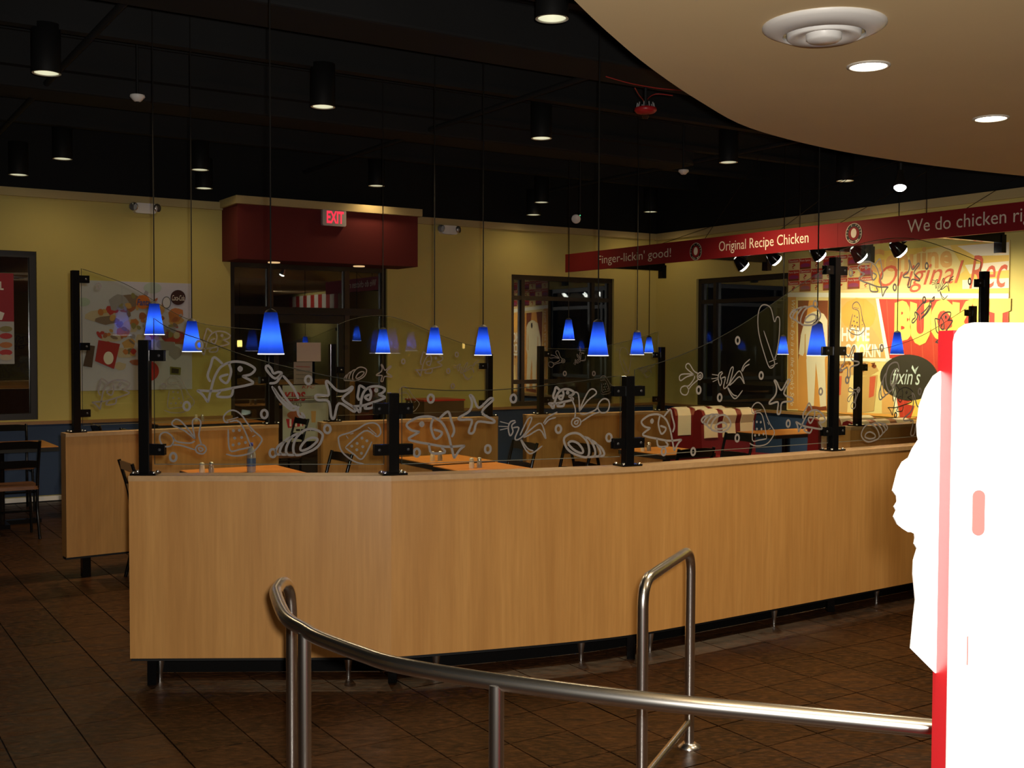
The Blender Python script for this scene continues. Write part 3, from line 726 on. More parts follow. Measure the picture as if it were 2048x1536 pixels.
ZI = HW1 + .05
glass_pane(Q1, Q2, [(160, 537), (205, 551), (246, 566), (287, 588), (328, 614), (366, 634), (404, 647), (460, 655), (530, 660)], ZI, 'inner glass pane with curved top before the food poster',
    [('fish', 222, 786, 80, 0, 5), ('shaker', 360, 790, 60, 0, -10), ('fish', 428, 684, 66, 0, 0)], rings=((197, 572), (327, 772)), lw=.011, group='inner glass panes')
glass_pane(Q3, Q4, [(669, 650), (700, 640), (732, 633), (773, 632), (815, 643), (860, 662), (931, 688), (962, 692)], ZI, 'inner glass pane with humped top before the right part of the entrance',
    [('shell', 710, 748, 46, 1, 0), ('starfish', 768, 746, 30, 0, 0), ('fish', 858, 728, 56, 0, 0), ('radish', 932, 740, 52, 0, 0), ('shaker', 818, 800, 40, 0, 0)], rings=((806, 723), (913, 709), (896, 742), (905, 772)), lw=.010, group='inner glass panes')
glass_pane(Q5, Q6, [(1088, 697), (1150, 698), (1200, 694), (1238, 686), (1280, 675), (1315, 663)], ZI, 'inner glass pane before the night window and room corner',
    [('radish', 1160, 715, 34, 0, 60), ('mitten', 1250, 722, 24, 0, 0), ('shaker', 1213, 770, 26, 0, 0), ('radish', 1292, 742, 34, 0, 0), ('spoon', 1110, 720, 34, 0, 30)], rings=((1129, 747), (1187, 747)), lw=.008, group='inner glass panes')
# right hand divider behind the big curved wall, by the booths
pa = atd(1700, 895, 9.0); pb = atd(1990, 880, 10.1); pa.z = pb.z = 0
I4 = inner_wall(pa, pb, 'wood-laminate half wall behind the tallest post, mostly hidden')
Q7 = ipost(1712, I4, 705, (735, 862), 'inner black steel post right of the tallest post, before the mural', (1,))
Q8 = ipost(1938, I4, 612, (626,), 'inner black steel post before the big yellow letters', (-1,))
glass_pane(Q7, Q8, [(1720, 702), (1780, 694), (1850, 668), (1930, 612)], ZI, 'inner glass pane with rising top before the mural',
    [('fish', 1800, 800, 50, 0, 0)], rings=((1790, 830),), lw=.009, group='inner glass panes')

# ================================================================== RED BANNER
def bw(t, z, off=0): return W(BQ + off, t, z)           # +off towards the camera side
bt0, bt1 = .08, 8.2
bn = thing('red_banner', 'long dark red hanging banner sign with pale slogans', 'banner', bw((bt0 + bt1) / 2, BZ0))
MB().box(bw((bt0 + 4.97) / 2, (BZ0 + BZ1) / 2), (.03, 4.97 - bt0 - .003, BZ1 - BZ0), dL, dR).build('board', bannerred, bn)
MB().box(bw((4.97 + bt1) / 2, (BZ0 + BZ1) / 2), (.03, bt1 - 4.97 - .003, BZ1 - BZ0), dL, dR).build('board', bannerred, bn)
def btext(string, x0, x1, ya, yb, shear=0, yl=None):
    """string spans picture columns x0..x1; ya/yb top and bottom rows at x0"""
    t0, z1_ = RW(x0, ya, BQ + .016); t1, _ = RW(x1, ya, BQ + .016); _, z0_ = RW(x0, yb, BQ + .016)
    vs, fs = text_mesh(string, shear)                     # one part per word
    iv = sorted((min(vs[i][0] for i in f), max(vs[i][0] for i in f)) for f in fs); cuts = []; hi = iv[0][1]
    for a_, b_ in iv:
        if a_ > hi: cuts.append((a_ - hi, (a_ + hi) / 2))
        hi = max(hi, b_)
    cuts = [0] + sorted(c for _, c in sorted(cuts)[::-1][:string.count(' ')]) + [1]
    for a_, b_ in zip(cuts, cuts[1:]):
        sub = [f for f in fs if a_ <= vs[f[0]][0] <= b_]; idx = sorted({i for f in sub for i in f}); rm = {i: k_ for k_, i in enumerate(idx)}
        o_ = bw(t0, z0_, .017)
        MB().add([o_ - dR * (vs[i][0] * (t1 - t0)) + UP * (vs[i][1] * (z1_ - z0_)) for i in idx], [tuple(rm[i] for i in f) for f in sub]).build('word', bannertext, bn)
btext("Finger-lickin' good!", 1196, 1342, 511, 533); btext('Original Recipe Chicken', 1438, 1617, 483, 509); btext('We do chicken right!', 1815, 2100, 440, 474)
def emblem(px, py):
    t, z = RW(px, py, BQ + .016); o = bw(t, z, .0155); R_ = .105
    e = MB().prism(ell(0, 0, R_, R_, 36), o, -dR, UP, nR, .004).build('emblem', mat('emblem_black', (.012, .012, .012), .5), bn)
    MB().ribbon(ell(0, 0, R_ - .003, R_ - .003, 36), o, -dR, UP, nR, .005, .005, True).build('emblem_ring', bannertext, e)
    MB().prism(ell(0, 0, R_ * .66, R_ * .66, 32), o + nR * .004, -dR, UP, nR, .0012).build('emblem_field', bannerred, e)
    MB().prism(ell(0, .004, R_ * .34, R_ * .46, 24) , o + nR * .0052, -dR, UP, nR, .001).build('emblem_centre', bannertext, e)
    tx = MB()
    for s_, a0, a1, flip in (('HOT & FRESH', 200, -20, 1), ('EVERY TIME', 222, 318, -1)):
        for i, ch in enumerate(s_):
            if ch == ' ': continue
            an = math.radians(a0 + (a1 - a0) * (i + .5) / len(s_))
            rad = V((math.cos(an), math.sin(an), 0)); tn = V((math.sin(an), -math.cos(an), 0)) * flip; rr = rad * flip
            c = o + (-dR) * rad.x * R_ * .82 + UP * rad.y * R_ * .82
            U3 = (-dR) * tn.x + UP * tn.y; V3 = (-dR) * rr.x + UP * rr.y
            text(tx, ch, c - U3 * .006 - V3 * .008, U3, V3, nR, .012, .017, .0052)
    tx.build('emblem_lettering', bannertext, e)
emblem(1392, 503); emblem(1708, 467)
# dark brackets reaching from the banner towards the wall, and stay wires
for pe in (1328, 1537, 1742, 2003):
    t, _ = RW(pe, 540, .75)
    MB().box(W((BQ + .75) / 2 + .0, t, BZ0 + .085), (BQ - .77, .07, .17), dL, dR).box(W(.78, t, BZ0 - .01), (.07, .09, .18), dL, dR).build('bracket', black, bn)
for x0, y0, x1, y1 in ((1410, 480, 1426, 456), (1560, 465, 1620, 420), (1680, 440, 1780, 380), (1933, 420, 1990, 385), (1325, 490, 1440, 450)):
    t, z = RW(x0, y0, BQ); t2, z2 = RW(x1, y1, BQ)
    k = (3.9 - BZ1) / max(.1, z2 - z); MB().tube([W(BQ, t, BZ1), W(BQ, t + (t2 - t) * k, 3.9)], .003, 5).build('stay_wire', wire_m, bn)
for x in (1600, 1853):
    t, _ = RW(x, 440, BQ); MB().tube([W(BQ, t, BZ1), W(BQ, t, 4.2)], .004, 5).build('hanger_rod', wire_m, bn)
# ================================================================== MURAL ON THE RIGHT WALL
def flat(name, c): return mat('print_' + name, c, .55, spec=.3)
M_CREAM = flat('cream', (.80, .62, .27)); M_PALE = flat('pale', (.88, .80, .60)); M_ORANGE = flat('orange', (.74, .34, .075)); M_RED = flat('red', (.50, .035, .02))
M_PEACH = flat('peach', (.74, .38, .12)); M_YEL = flat('yellow', (.80, .54, .11)); M_BROWN = flat('brown', (.22, .05, .018)); M_TAN = flat('tan', (.62, .36, .13)); M_DARK = flat('dark', (.03, .022, .015))
M_BUN = flat('bun', (.70, .36, .07)); M_SUIT = flat('suit', (.82, .72, .50)); M_WHITE = flat('white', (.9, .86, .75)); M_PURP = flat('purple', (.30, .04, .13)); M_GREYT = flat('chalk', (.55, .60, .58)); M_OLD = flat('red_light', (.62, .10, .05))
m_ = M_OLD
mt0, mt1, mz0, mz1 = RW(1576, 700)[0], RW(2018, 650)[0], .885, 2.835
mu = thing('wall_mural', 'large bright retro food advertising mural on the right wall', 'mural', W(.01, (mt0 + mt1) / 2, mz0))
MB().box(W(.006, (mt0 + mt1) / 2, (mz0 + mz1) / 2), (.012, mt1 - mt0, mz1 - mz0), dL, dR).build('board', M_CREAM, mu)
LAY = [.0125]
def mpoly(name, pts, material, lay, raw=False, parent=None):
    """pts in picture coordinates on the mural plane"""
    q = pts if raw else [RW(x, y, .012) for x, y in pts]
    q = [(min(max(a, mt0), mt1), min(max(z, mz0), mz1)) for a, z in q]
    return MB().prism([(a, z) for a, z in q], W(0, 0) + nR * (.012 + .0012 * lay), -dR, UP, nR, .001).build(name, material, parent or mu)
def mtext(name, string, x0, x1, ya, yb, material, lay, shear=0, bold=0, fn=None, clipx=None):
    t0, z1_ = RW(x0, ya, .012); t1, _ = RW(x1, ya, .012); _, z0_ = RW(x0, yb, .012)
    return text(MB(), string, W(0, t0, z0_) + nR * (.012 + .0012 * lay + .001), -dR, UP, nR, t1 - t0, z1_ - z0_, 0, shear, bold, fn).build(name, material, mu)
# spice box checker (t measured along the wall)
zc1 = RW(1600, 517, .012)[1]; zc0 = RW(1600, 584, .012)[1]; cw = (RW(1746, 560, .012)[0] - mt0) / 7; rh = (zc1 - zc0) / 3
for c in range(7):
    for rr in range(3):
        a0 = mt0 + c * cw; zz = zc1 - (rr + (.0 if c % 2 == 0 else .0)) * rh
        hold = W(0, 0)
        light_ = (c + rr) % 2 == 0
        R4 = lambda u0, v0, u1, v1: [(a0 + u0 * cw, zz - v0 * rh), (a0 + u1 * cw, zz - v0 * rh), (a0 + u1 * cw, zz - v1 * rh), (a0 + u0 * cw, zz - v1 * rh)]
        mpoly('box_label', R4(.02, .02, .98, .98), M_RED, 0, True)
        if light_:
            mpoly('box_front', R4(.03, .34, .97, .97), M_CREAM, 1, True)
            text(MB(), '?', W(0, a0 + .35 * cw, zz - .88 * rh) + nR * .0155, -dR, UP, nR, .3 * cw, .42 * rh).build('box_lettering', M_RED, mu)
            text(MB(), 'Sexton', W(0, a0 + .1 * cw, zz - .28 * rh) + nR * .0155, -dR, UP, nR, .8 * cw, .22 * rh).build('box_lettering', M_PALE, mu)
        else:
            mpoly('box_lid', [(a0 + cw * (.5 + .42 * math.cos(x)), zz - rh * (.66 + .2 * math.sin(x))) for x in [k * math.pi / 8 for k in range(16)]], M_PURP, 1, True)
            mpoly('box_shadow', R4(.05, .80, .95, .97), M_BROWN, 2, True)
            text(MB(), 'Pure Spice', W(0, a0 + .08 * cw, zz - .34 * rh) + nR * .0155, -dR, UP, nR, .84 * cw, .22 * rh).build('box_lettering', M_PALE, mu)
# upper right: rays and lettering
xr = 1748
mpoly('sky_panel', [(xr, 498), (2018, 478), (2018, 588), (xr, 586)], M_YEL, 0)
mpoly('ray', [(1760, 540), (1850, 500), (1900, 490), (1930, 540), (1880, 586), (1760, 586)], M_CREAM, 1)
mpoly('ray', [(1915, 492), (2018, 484), (2018, 510), (1950, 512)], M_PALE, 1); mpoly('ray', [(1930, 530), (2018, 522), (2018, 540), (1940, 548)], M_PALE, 1); mpoly('ray', [(1925, 560), (2018, 556), (2018, 576), (1925, 578)], M_PALE, 1)
mtext('lettering_genuine', 'Genuine', 1738, 1905, 500, 546, M_PEACH, 2, 0, .03)
mtext('lettering_original', 'Original', 1758, 1928, 532, 588, M_OLD, 3, .35)
mtext('lettering_recipe', 'Rec', 1940, 2016, 512, 578, M_OLD, 3, .3)
mpoly('white_band', [(1576, 585), (2018, 587), (2018, 597), (1576, 594)], M_WHITE, 3)
# left strip with slanting text
mpoly('orange_strip', [(1576, 594), (1592, 594), (1596, 818), (1576, 818)], M_ORANGE, 0)
t0, z0_ = RW(1590, 812, .012); t1, z1_ = RW(1590, 600, .012)
text(MB(), "What the Eye is to the Cook's Style", W(0, t0 - .1, z1_) + nR * .0145, -UP, -dR, nR, z1_ - z0_, .085, 0, .3).build('lettering_vertical', M_PALE, mu)
# standing white suit (plain stand-in figure, no head)
mpoly('suit_backdrop', [(1596, 601), (1668, 601), (1668, 824), (1596, 824)], M_ORANGE, 0)
mpoly('suit_backdrop', [(1596, 601), (1618, 601), (1612, 640), (1602, 690), (1597, 720)], M_BROWN, 1); mpoly('suit_backdrop', [(1636, 601), (1656, 601), (1656, 700), (1645, 690)], M_BROWN, 1)
mpoly('suit_jacket', [(1612, 632), (1626, 624), (1634, 622), (1648, 628), (1655, 640), (1655, 705), (1650, 718), (1614, 718), (1611, 700), (1606, 712), (1598, 708), (1602, 670)], M_SUIT, 2)
mpoly('suit_fold', [(1610, 668), (1612, 668), (1612, 706), (1609, 708)], M_TAN, 3); mpoly('suit_fold', [(1647, 664), (1649, 664), (1649, 706), (1646, 706)], M_TAN, 3); mpoly('suit_tie', [(1632, 630), (1637, 630), (1638, 640), (1634, 646), (1631, 640)], M_DARK, 3)
mpoly('suit_trousers', [(1613, 718), (1650, 718), (1653, 812), (1641, 814), (1635, 750), (1632, 724), (1631, 750), (1628, 812), (1617, 812)], M_SUIT, 3)
mpoly('shoes', [(1615, 812), (1630, 812), (1640, 814), (1653, 812), (1654, 820), (1613, 822)], M_BROWN, 3)
# bun panel
mpoly('bun_panel', [(1682, 597), (1752, 597), (1776, 718), (1682, 716)], M_PEACH, 0)
mpoly('bun', [(1684, 616), (1694, 604), (1712, 596), (1732, 598), (1748, 612), (1752, 630), (1746, 648), (1738, 655), (1690, 652), (1684, 640)], M_BUN, 1)
mpoly('bun_lower', [(1682, 655), (1745, 655), (1766, 690), (1768, 716), (1682, 716)], M_TAN, 1)
mtext('lettering_home', 'HOME', 1684, 1740, 655, 683, M_WHITE, 3, 0, .03); mtext('lettering_cookin', "COOKIN'", 1690, 1766, 687, 714, M_WHITE, 3, 0, .03)
mpoly('white_band', [(1752, 597), (1758, 597), (1784, 740), (1776, 740)], M_WHITE, 3); mpoly('white_band', [(1668, 716), (1784, 717), (1784, 723), (1668, 722)], M_WHITE, 3)
mpoly('white_band', [(1668, 594), (1682, 594), (1682, 718), (1668, 718)], M_PALE, 2)
# food, cartons
mpoly('fried_pieces', [(1664, 740), (1680, 722), (1720, 718), (1750, 728), (1758, 742), (1740, 752), (1700, 750), (1670, 752)], M_TAN, 1)
for k_ in range(16):
    x = random.uniform(1668, 1752); y = random.uniform(724, 748); mpoly('crumb', [(x + random.uniform(3, 7) * math.cos(a_), y + random.uniform(3, 6) * math.sin(a_)) for a_ in [k2 * .9 for k2 in range(7)]], random.choice((M_BROWN, M_BUN, M_ORANGE)), 2)
mpoly('carton', [(1668, 750), (1700, 750), (1694, 828), (1674, 828)], M_TAN, 2); mpoly('carton_stripe', [(1674, 752), (1684, 752), (1682, 790), (1676, 790)], M_OLD, 3)
mpoly('carton', [(1712, 754), (1756, 750), (1748, 822), (1718, 826)], M_TAN, 2); mpoly('carton_stripe', [(1740, 754), (1752, 752), (1748, 792), (1738, 796)], M_OLD, 3)
mpoly('carton', [(1764, 752), (1790, 760), (1786, 826), (1764, 826)], M_PEACH, 2); mpoly('carton_base', [(1660, 824), (1800, 828), (1800, 838), (1660, 834)], M_ORANGE, 3)
# red panel with the big wavy word
mpoly('red_panel', [(1758, 598), (2018, 600), (2018, 845), (1800, 845), (1784, 740)], M_RED, 0)
for i in range(24):
    x = 1762 + i * 11; mpoly('weave_line', [(x, 599), (x + 1.2, 599), (x + 14, 845), (x + 12.8, 845)], M_OLD, 1) if i % 2 else None
def wavy(x, y): return x, y * .95 + .05 * math.sin(x * 19) + .04
mtext('lettering_bucket', 'BUCKET', 1790, 2022, 604, 690, M_YEL, 3, 0, .07, wavy)
mpoly('yellow_star', [(1822, 850), (1830, 812), (1812, 808), (1836, 796), (1842, 780), (1856, 796), (1880, 800), (1862, 815), (1868, 845), (1846, 832)], M_YEL, 3)
mpoly('drum_stick', [(1782, 760), (1790, 762), (1798, 832), (1794, 838)], M_WHITE, 4)
# chalk board oval
ct, cz_ = RW(1817, 755, .012)
mpoly('chalk_oval', [(ct + .40 * math.cos(x), cz_ + .265 * math.sin(x)) for x in [k * 2 * math.pi / 36 for k in range(36)]], M_DARK, 4, True)
mtext('lettering_fixins', "fixin's", 1786, 1842, 735, 768, M_GREYT, 6, .3)
mpoly('arrow', [(1826, 730), (1830, 740), (1838, 732), (1831, 748), (1824, 736)], M_GREYT, 6)

# red and white striped valance farther along the right wall, over the order counter
sv = thing('striped_valance', 'red and white striped valance over the order counter, mirrored in the entrance glass', 'valance', W(.05, 13, 2.5))
for k_ in range(14):
    MB().box(W(.04, 11.2 + k_ * .24, 2.72), (.06, .238, .44), dL, dR).build('stripe', M_RED if k_ % 2 else M_WHITE, sv)
light('added_valance_spot', 'SPOT', W(1.3, 12.8, 2.98), 60, (1, .9, .75), .05, aim=W(.05, 12.8, 2.7), angle=110, blend=.8)  # spot without a fixture, added to brighten the valance for its reflection

# ================================================================== LEFT WALL: POSTERS, SIGNS, EMERGENCY LIGHTS
def lrect(x0, x1, y0, y1, off):
    s0, za = LW(x0, y0, off); s1, _ = LW(x1, y0, off); _, zb_ = LW(x0, y1, off); return s0, s1, zb_, za
def lpoly(name, pts, material, off, parent, dep=.0012):
    q = [LW(x, y, off) for x, y in pts]
    return MB().prism([(-a, z) for a, z in q], W(0, 0) + nL * off, dL, UP, nL, dep).build(name, material, parent)
def ltext(name, string, x0, x1, ya, yb, material, off, parent, shear=0, bold=0):
    s0, z1_ = LW(x0, ya, off); s1, _ = LW(x1, ya, off); _, z0_ = LW(x0, yb, off)
    return text(MB(), string, W(s0, 0, z0_) + nL * (off + .0014), dL, UP, nL, s0 - s1, z1_ - z0_, 0, shear, bold).build(name, material, parent)
s0, s1, z0_, z1_ = lrect(160, 383, 560, 782, .01)
po = thing('food_poster', 'white square food collage poster on the yellow wall left of the entrance', 'poster', W((s0 + s1) / 2, .01, z0_))
MB().box(W((s0 + s1) / 2, .006, (z0_ + z1_) / 2), (s0 - s1, .012, z1_ - z0_), dL, dR).build('board', flat('poster_white', (.58, .58, .66)), po)
food = [flat('f1', (.55, .20, .06)), flat('f2', (.40, .13, .06)), flat('f3', (.62, .36, .12)), flat('f4', (.30, .26, .10)), flat('f5', (.52, .05, .05)), flat('f6', (.25, .17, .13)), flat('f7', (.60, .50, .35)), flat('f8', (.35, .33, .36))]
def blob(x, y, rx, ry, mi, lay, n=11, rot=0):
    pts = []
    for k_ in range(n):
        a_ = 2 * math.pi * k_ / n; q = random.uniform(.75, 1.1); cx, cy = rx * q * math.cos(a_), ry * q * math.sin(a_)
        pts.append((x + cx * math.cos(rot) - cy * math.sin(rot), y + cx * math.sin(rot) + cy * math.cos(rot)))
    lpoly('food_print', pts, mi, .012 + .0013 * lay, po)
for x, y, rx, ry, mi in ((205, 633, 34, 14, 6), (215, 640, 26, 10, 5), (238, 605, 22, 18, 7), (262, 600, 26, 14, 5), (255, 615, 20, 12, 1), (222, 620, 11, 10, 4), (245, 665, 16, 10, 0), (262, 650, 20, 14, 6), (268, 645, 9, 8, 0), (285, 632, 9, 8, 1),
        (352, 630, 15, 17, 0), (352, 640, 17, 12, 2), (346, 672, 24, 14, 4), (362, 678, 16, 12, 1), (330, 668, 12, 14, 7), (222, 675, 22, 10, 6), (258, 690, 14, 14, 2), (252, 705, 22, 12, 6), (262, 703, 8, 7, 3), (272, 725, 14, 6, 1), (240, 732, 14, 8, 6), (330, 690, 20, 12, 7), (352, 705, 14, 16, 7), (318, 655, 12, 12, 6), (300, 660, 14, 12, 5), (285, 680, 14, 14, 6), (300, 610, 9, 9, 6)):
    blob(x, y, rx, ry, food[mi], 1 + (x * 7 + y) % 4 * .6)
for k_ in range(70):
    tt = random.random(); x = 190 + tt * 175 + random.uniform(-10, 10); y = 660 - 20 * math.sin(tt * 3) + random.uniform(-55, 75) * (1 - abs(tt - .5))
    blob(x, y, random.uniform(3, 9), random.uniform(2.5, 7), random.choice(food), 3.2 + .05 * k_ / 3, 8, random.uniform(0, 3))
for x, y, r_, c_ in ((305, 572, 20, (.45, .55, .48)), (166, 600, 16, (.45, .55, .48))):
    lpoly('pale_dot', ell(x, y + 4, r_ * .9, r_ * .55, 20), flat('mint', c_), .0125, po)
lpoly('orange_disc', ell(286, 604, 14, 14), flat('fizz_orange', (.72, .20, .04)), .0215, po); ltext('disc_lettering', 'Fanta', 274, 300, 598, 611, flat('fizz_blue', (.03, .08, .35)), .0235, po, .2, .02)
lpoly('dark_disc', ell(356, 595, 15, 15), flat('cola_dark', (.05, .018, .015)), .0215, po); ltext('disc_lettering', 'Coca-Cola', 344, 369, 590, 601, M_WHITE, .0235, po, .25)
lpoly('plain_disc', ell(333, 605, 9, 12), flat('disc_outline', (.08, .08, .08)), .0215, po); lpoly('plain_disc', ell(333, 605, 7.5, 10.5), flat('disc_inner', (.62, .62, .62)), .0235, po)
lpoly('red_bucket', [(197, 680), (240, 688), (228, 738), (190, 722)], flat('bucket_red', (.42, .03, .03)), .0215, po); lpoly('bucket_patch', ell(217, 716, 10, 13), M_WHITE, .0235, po)
lpoly('cola_bottle', [(176, 690), (190, 692), (184, 735), (166, 732)], flat('bottle_brown', (.09, .05, .035)), .0215, po)
lpoly('red_disc', ell(298, 742, 20, 20), flat('disc_red', (.50, .03, .03)), .0215, po); lpoly('green_square', [(340, 733), (362, 735), (361, 750), (340, 749)], flat('olive', (.20, .19, .05)), .0215, po); lpoly('dark_square', [(343, 736), (358, 738), (357, 747), (343, 746)], M_DARK, .0235, po)
# poster inside the left window
s0, s1, z0_, z1_ = lrect(0, 27, 546, 728, -.06); s0 += .5
wp = thing('window_poster', 'red and white menu poster in the left window', 'poster', W((s0 + s1) / 2, -.06, z0_))
zm = LW(10, 643, -.06)[1]
MB().box(W((s0 + s1) / 2, -.065, (zm + z1_) / 2), (s0 - s1, .006, z1_ - zm), dL, dR).build('red_half', flat('poster_red', (.36, .025, .035)), wp)
MB().box(W((s0 + s1) / 2, -.065, (zm + z0_) / 2), (s0 - s1, .006, zm - z0_), dL, dR).build('white_half', flat('poster_grey', (.5, .5, .46)), wp)
ltext('lettering', 'L', 0, 7, 563, 580, M_WHITE, -.061, wp, 0, .03)
for y, mi in ((658, 3), (672, 4), (690, 0), (705, 4), (715, 6)):
    lpoly('food_print', ell(12, y, 13, 6, 12), food[mi], -.0605 + .0005 * mi, wp)
lpoly('cup_print', [(-2, 622), (9, 626), (4, 640), (-2, 640)], M_WHITE, -.061, wp)
# exit sign
s0, s1, z0_, z1_ = lrect(643, 690, 417, 451, .57)
ex = thing('exit_sign', 'white exit sign with glowing red letters on the red box', 'exit sign', W((s0 + s1) / 2, .56, z0_))
MB().rbox(W((s0 + s1) / 2, .58, (z0_ + z1_) / 2), (s0 - s1, z1_ - z0_, .05), .02, dL, UP, nL).build('housing', mat('exit_white', (.5, .45, .43), .5), ex)
w_ = s0 - s1; text(MB(), 'EXIT', W(s0 - w_ * .17, .6065, z0_ + .03), dL, UP, nL, w_ * .72, (z1_ - z0_) - .055, 0, 0, .03).build('lettering', mat('exit_red', (.8, .02, .05), .5, emit=(1, .035, .075), es=1.0), ex)
# papers on the door
for x0, x1, y0, y1, nm, lb, cc in ((594, 642, 685, 723, 'paper_notice', 'blank pale paper notice taped to the door glass', (.62, .50, .40)), (588, 625, 724, 768, 'paper_flyer', 'small printed paper flyer taped below the blank notice', (.36, .30, .25))):
    s0, s1, z0_, z1_ = lrect(x0, x1, y0, y1, -.07)
    q = thing(nm, lb, 'paper', W((s0 + s1) / 2, -.078, z0_)); MB().box(W((s0 + s1) / 2, -.0785, (z0_ + z1_) / 2), (s0 - s1, .002, z1_ - z0_), dL, dR).build('sheet', flat(nm, cc), q)
    if nm == 'paper_flyer':
        for k_ in range(4): lpoly('print_line', [(592, 732 + k_ * 8), (620, 733 + k_ * 8), (620, 735 + k_ * 8), (592, 734 + k_ * 8)], flat('fl_red', (.35, .12, .1)) if k_ == 0 else flat('fl_grey', (.2, .18, .16)), -.0765, q)
s0, s1, z0_, z1_ = lrect(566, 661, 771, 885, -.06)
kp = thing('door_poster', 'white kids meals poster low on the entrance door', 'poster', W((s0 + s1) / 2, -.078, z0_))
MB().box(W((s0 + s1) / 2, -.0775, (z0_ + z1_) / 2), (s0 - s1, .003, z1_ - z0_), dL, dR).build('sheet', flat('kids_white', (.50, .52, .42)), kp)
rd = flat('kids_red', (.50, .03, .04))
ltext('lettering', 'KIDS', 570, 611, 784, 803, rd, -.075, kp, 0, .04); ltext('lettering', 'MEALS', 580, 603, 806, 813, M_DARK, -.075, kp); ltext('lettering', 'KFC', 604, 630, 771, 777, rd, -.075, kp, .2)
for k_ in range(5): lpoly('print_line', [(592 + k_ * 10, 858), (600 + k_ * 10, 858), (600 + k_ * 10, 862), (592 + k_ * 10, 862)], M_DARK, -.0755, kp)
lpoly('meal_box', [(572, 838), (610, 836), (606, 852), (576, 856)], rd, -.0755, kp)
for k_ in (579, 590, 600): lpoly('box_stripe', [(k_, 838), (k_ + 4, 838), (k_ + 4, 853), (k_, 853)], M_WHITE, -.0738, kp)
lpoly('meal_food', ell(588, 830, 14, 8, 14), food[1], -.0752, kp); lpoly('cup', [(622, 822), (632, 822), (631, 845), (623, 845)], food[2], -.0755, kp); lpoly('cup', ell(640, 792, 8, 3, 12), rd, -.0755, kp)
# small parts on the walls
def emergency(px, py, label):
    s, z = LW(px, py, .06); r = thing('emergency_light', label, 'emergency light', W(s, .03, z - .05), 'wall emergency lights')
    MB().rbox(W(s, .045, z), (.26, .115, .085), .05, dL, UP, nL).build('body', whiteplastic, r, .01)
    for sd in (-1, 1):
        c = W(s + sd * .12, .065, z + .01); ax = (nL + dL * -sd * .6).normalized()
        h = MB().lathe([(.03, -.03), (.048, .0), (.05, .03), (.044, .035)], c, 18, ax, cap=False).build('lamp_head', chrome, r)
        MB().lathe([(.044, .03), (.001, .034)], c, 18, ax, cap=False).build('lens', clearglass, h)
emergency(290, 417, 'white twin-head emergency light above the food poster'); emergency(898, 460, 'white twin-head emergency light right of the red box')
def smoke(px, py, z, label):
    p = onz(px, py, z); r = thing('smoke_detector', label, 'smoke detector', p, 'white smoke detectors')
    MB().lathe([(.055, .05), (.06, .035), (.025, .0), (.001, -.004)], p, 18, cap=False).build('body', whiteplastic, r)
    MB().lathe([(.012, -.002), (.012, -.012), (.001, -.013)], p, 10, cap=False).build('sensor', blackmatte, r)
    MB().tube([p + UP * .05, V((p.x, p.y, CZ - .02))], .01, 6).build('conduit', blackmatte, r)
smoke(275, 203, 3.6, 'white smoke detector hanging from the black ceiling at left'); smoke(1367, 349, 3.6, 'white smoke detector hanging near the cream soffit')
p = onz(1291, 228, 3.5); r = thing('heat_detector', 'red fire alarm detector dome with red wires near the soffit edge', 'fire detector', p)
MB().lathe([(.055, .055), (.085, .045), (.088, .025), (.07, .008), (.03, .0)], p, 24).build('body', mat('alarm_red', (.42, .015, .02), .35), r)
MB().lathe([(.028, .002), (.030, -.02), (.018, -.036), (.001, -.04)], p, 14, cap=False).build('strobe', clearglass, r)
for k_ in range(10):
    a_ = math.pi * 2 * k_ / 10; MB().tube([p + V((.07 * math.cos(a_), .07 * math.sin(a_), .05)), p + V((.062 * math.cos(a_), .062 * math.sin(a_), .085))], .005, 5).build('fin', grey, r)
MB().tube([p + UP * .05, V((p.x, p.y, CZ - .02))], .014, 6).build('conduit', blackmatte, r)
for pts in (((1290, 212), (1286, 200), (1278, 190), (1270, 176)), ((1286, 212), (1295, 198), (1312, 188), (1345, 191)), ((1212, 153), (1262, 167), (1320, 177), (1375, 181))):
    MB().tube(spline([onz(x, y, 3.62) for x, y in pts], 5), .004, 5).build('red_wire', redwire, r)
MB().tube([onz(605, 40, 3.9), onz(640, 46, 3.9), onz(672, 55, 3.9)], .005, 5).build('red_wire', redwire, ce)
MB().tube([onz(440, 218, 3.88), onz(520, 236, 3.88), onz(640, 249, 3.88), onz(760, 262, 3.88)], .004, 5).build('red_wire', redwire, ce)
p = atd(1152, 438, 13.2); r = thing('ceiling_speaker', 'small white camera dome with a green light under the black ceiling', 'security camera', p)
MB().lathe([(.03, -.05), (.052, -.01), (.055, .0), (.045, .006), (.001, .008)], p, 18, V((-.15, -.95, -.3))).build('body', whiteplastic, r)
MB().tube([p + V((.0, .05, .015)), p + V((.05, .05, .06)), V((p.x + .05, p.y + .05, CZ - .02))], .01, 6).build('arm', blackmatte, r)
MB().lathe([(.001, -.008), (.008, 0), (.001, .008)], p + V((.05, .03, .045)), 8, cap=False).build('indicator', mat('green_led', (.1, .8, .3), .4, emit=(.1, 1, .4), es=1), r)

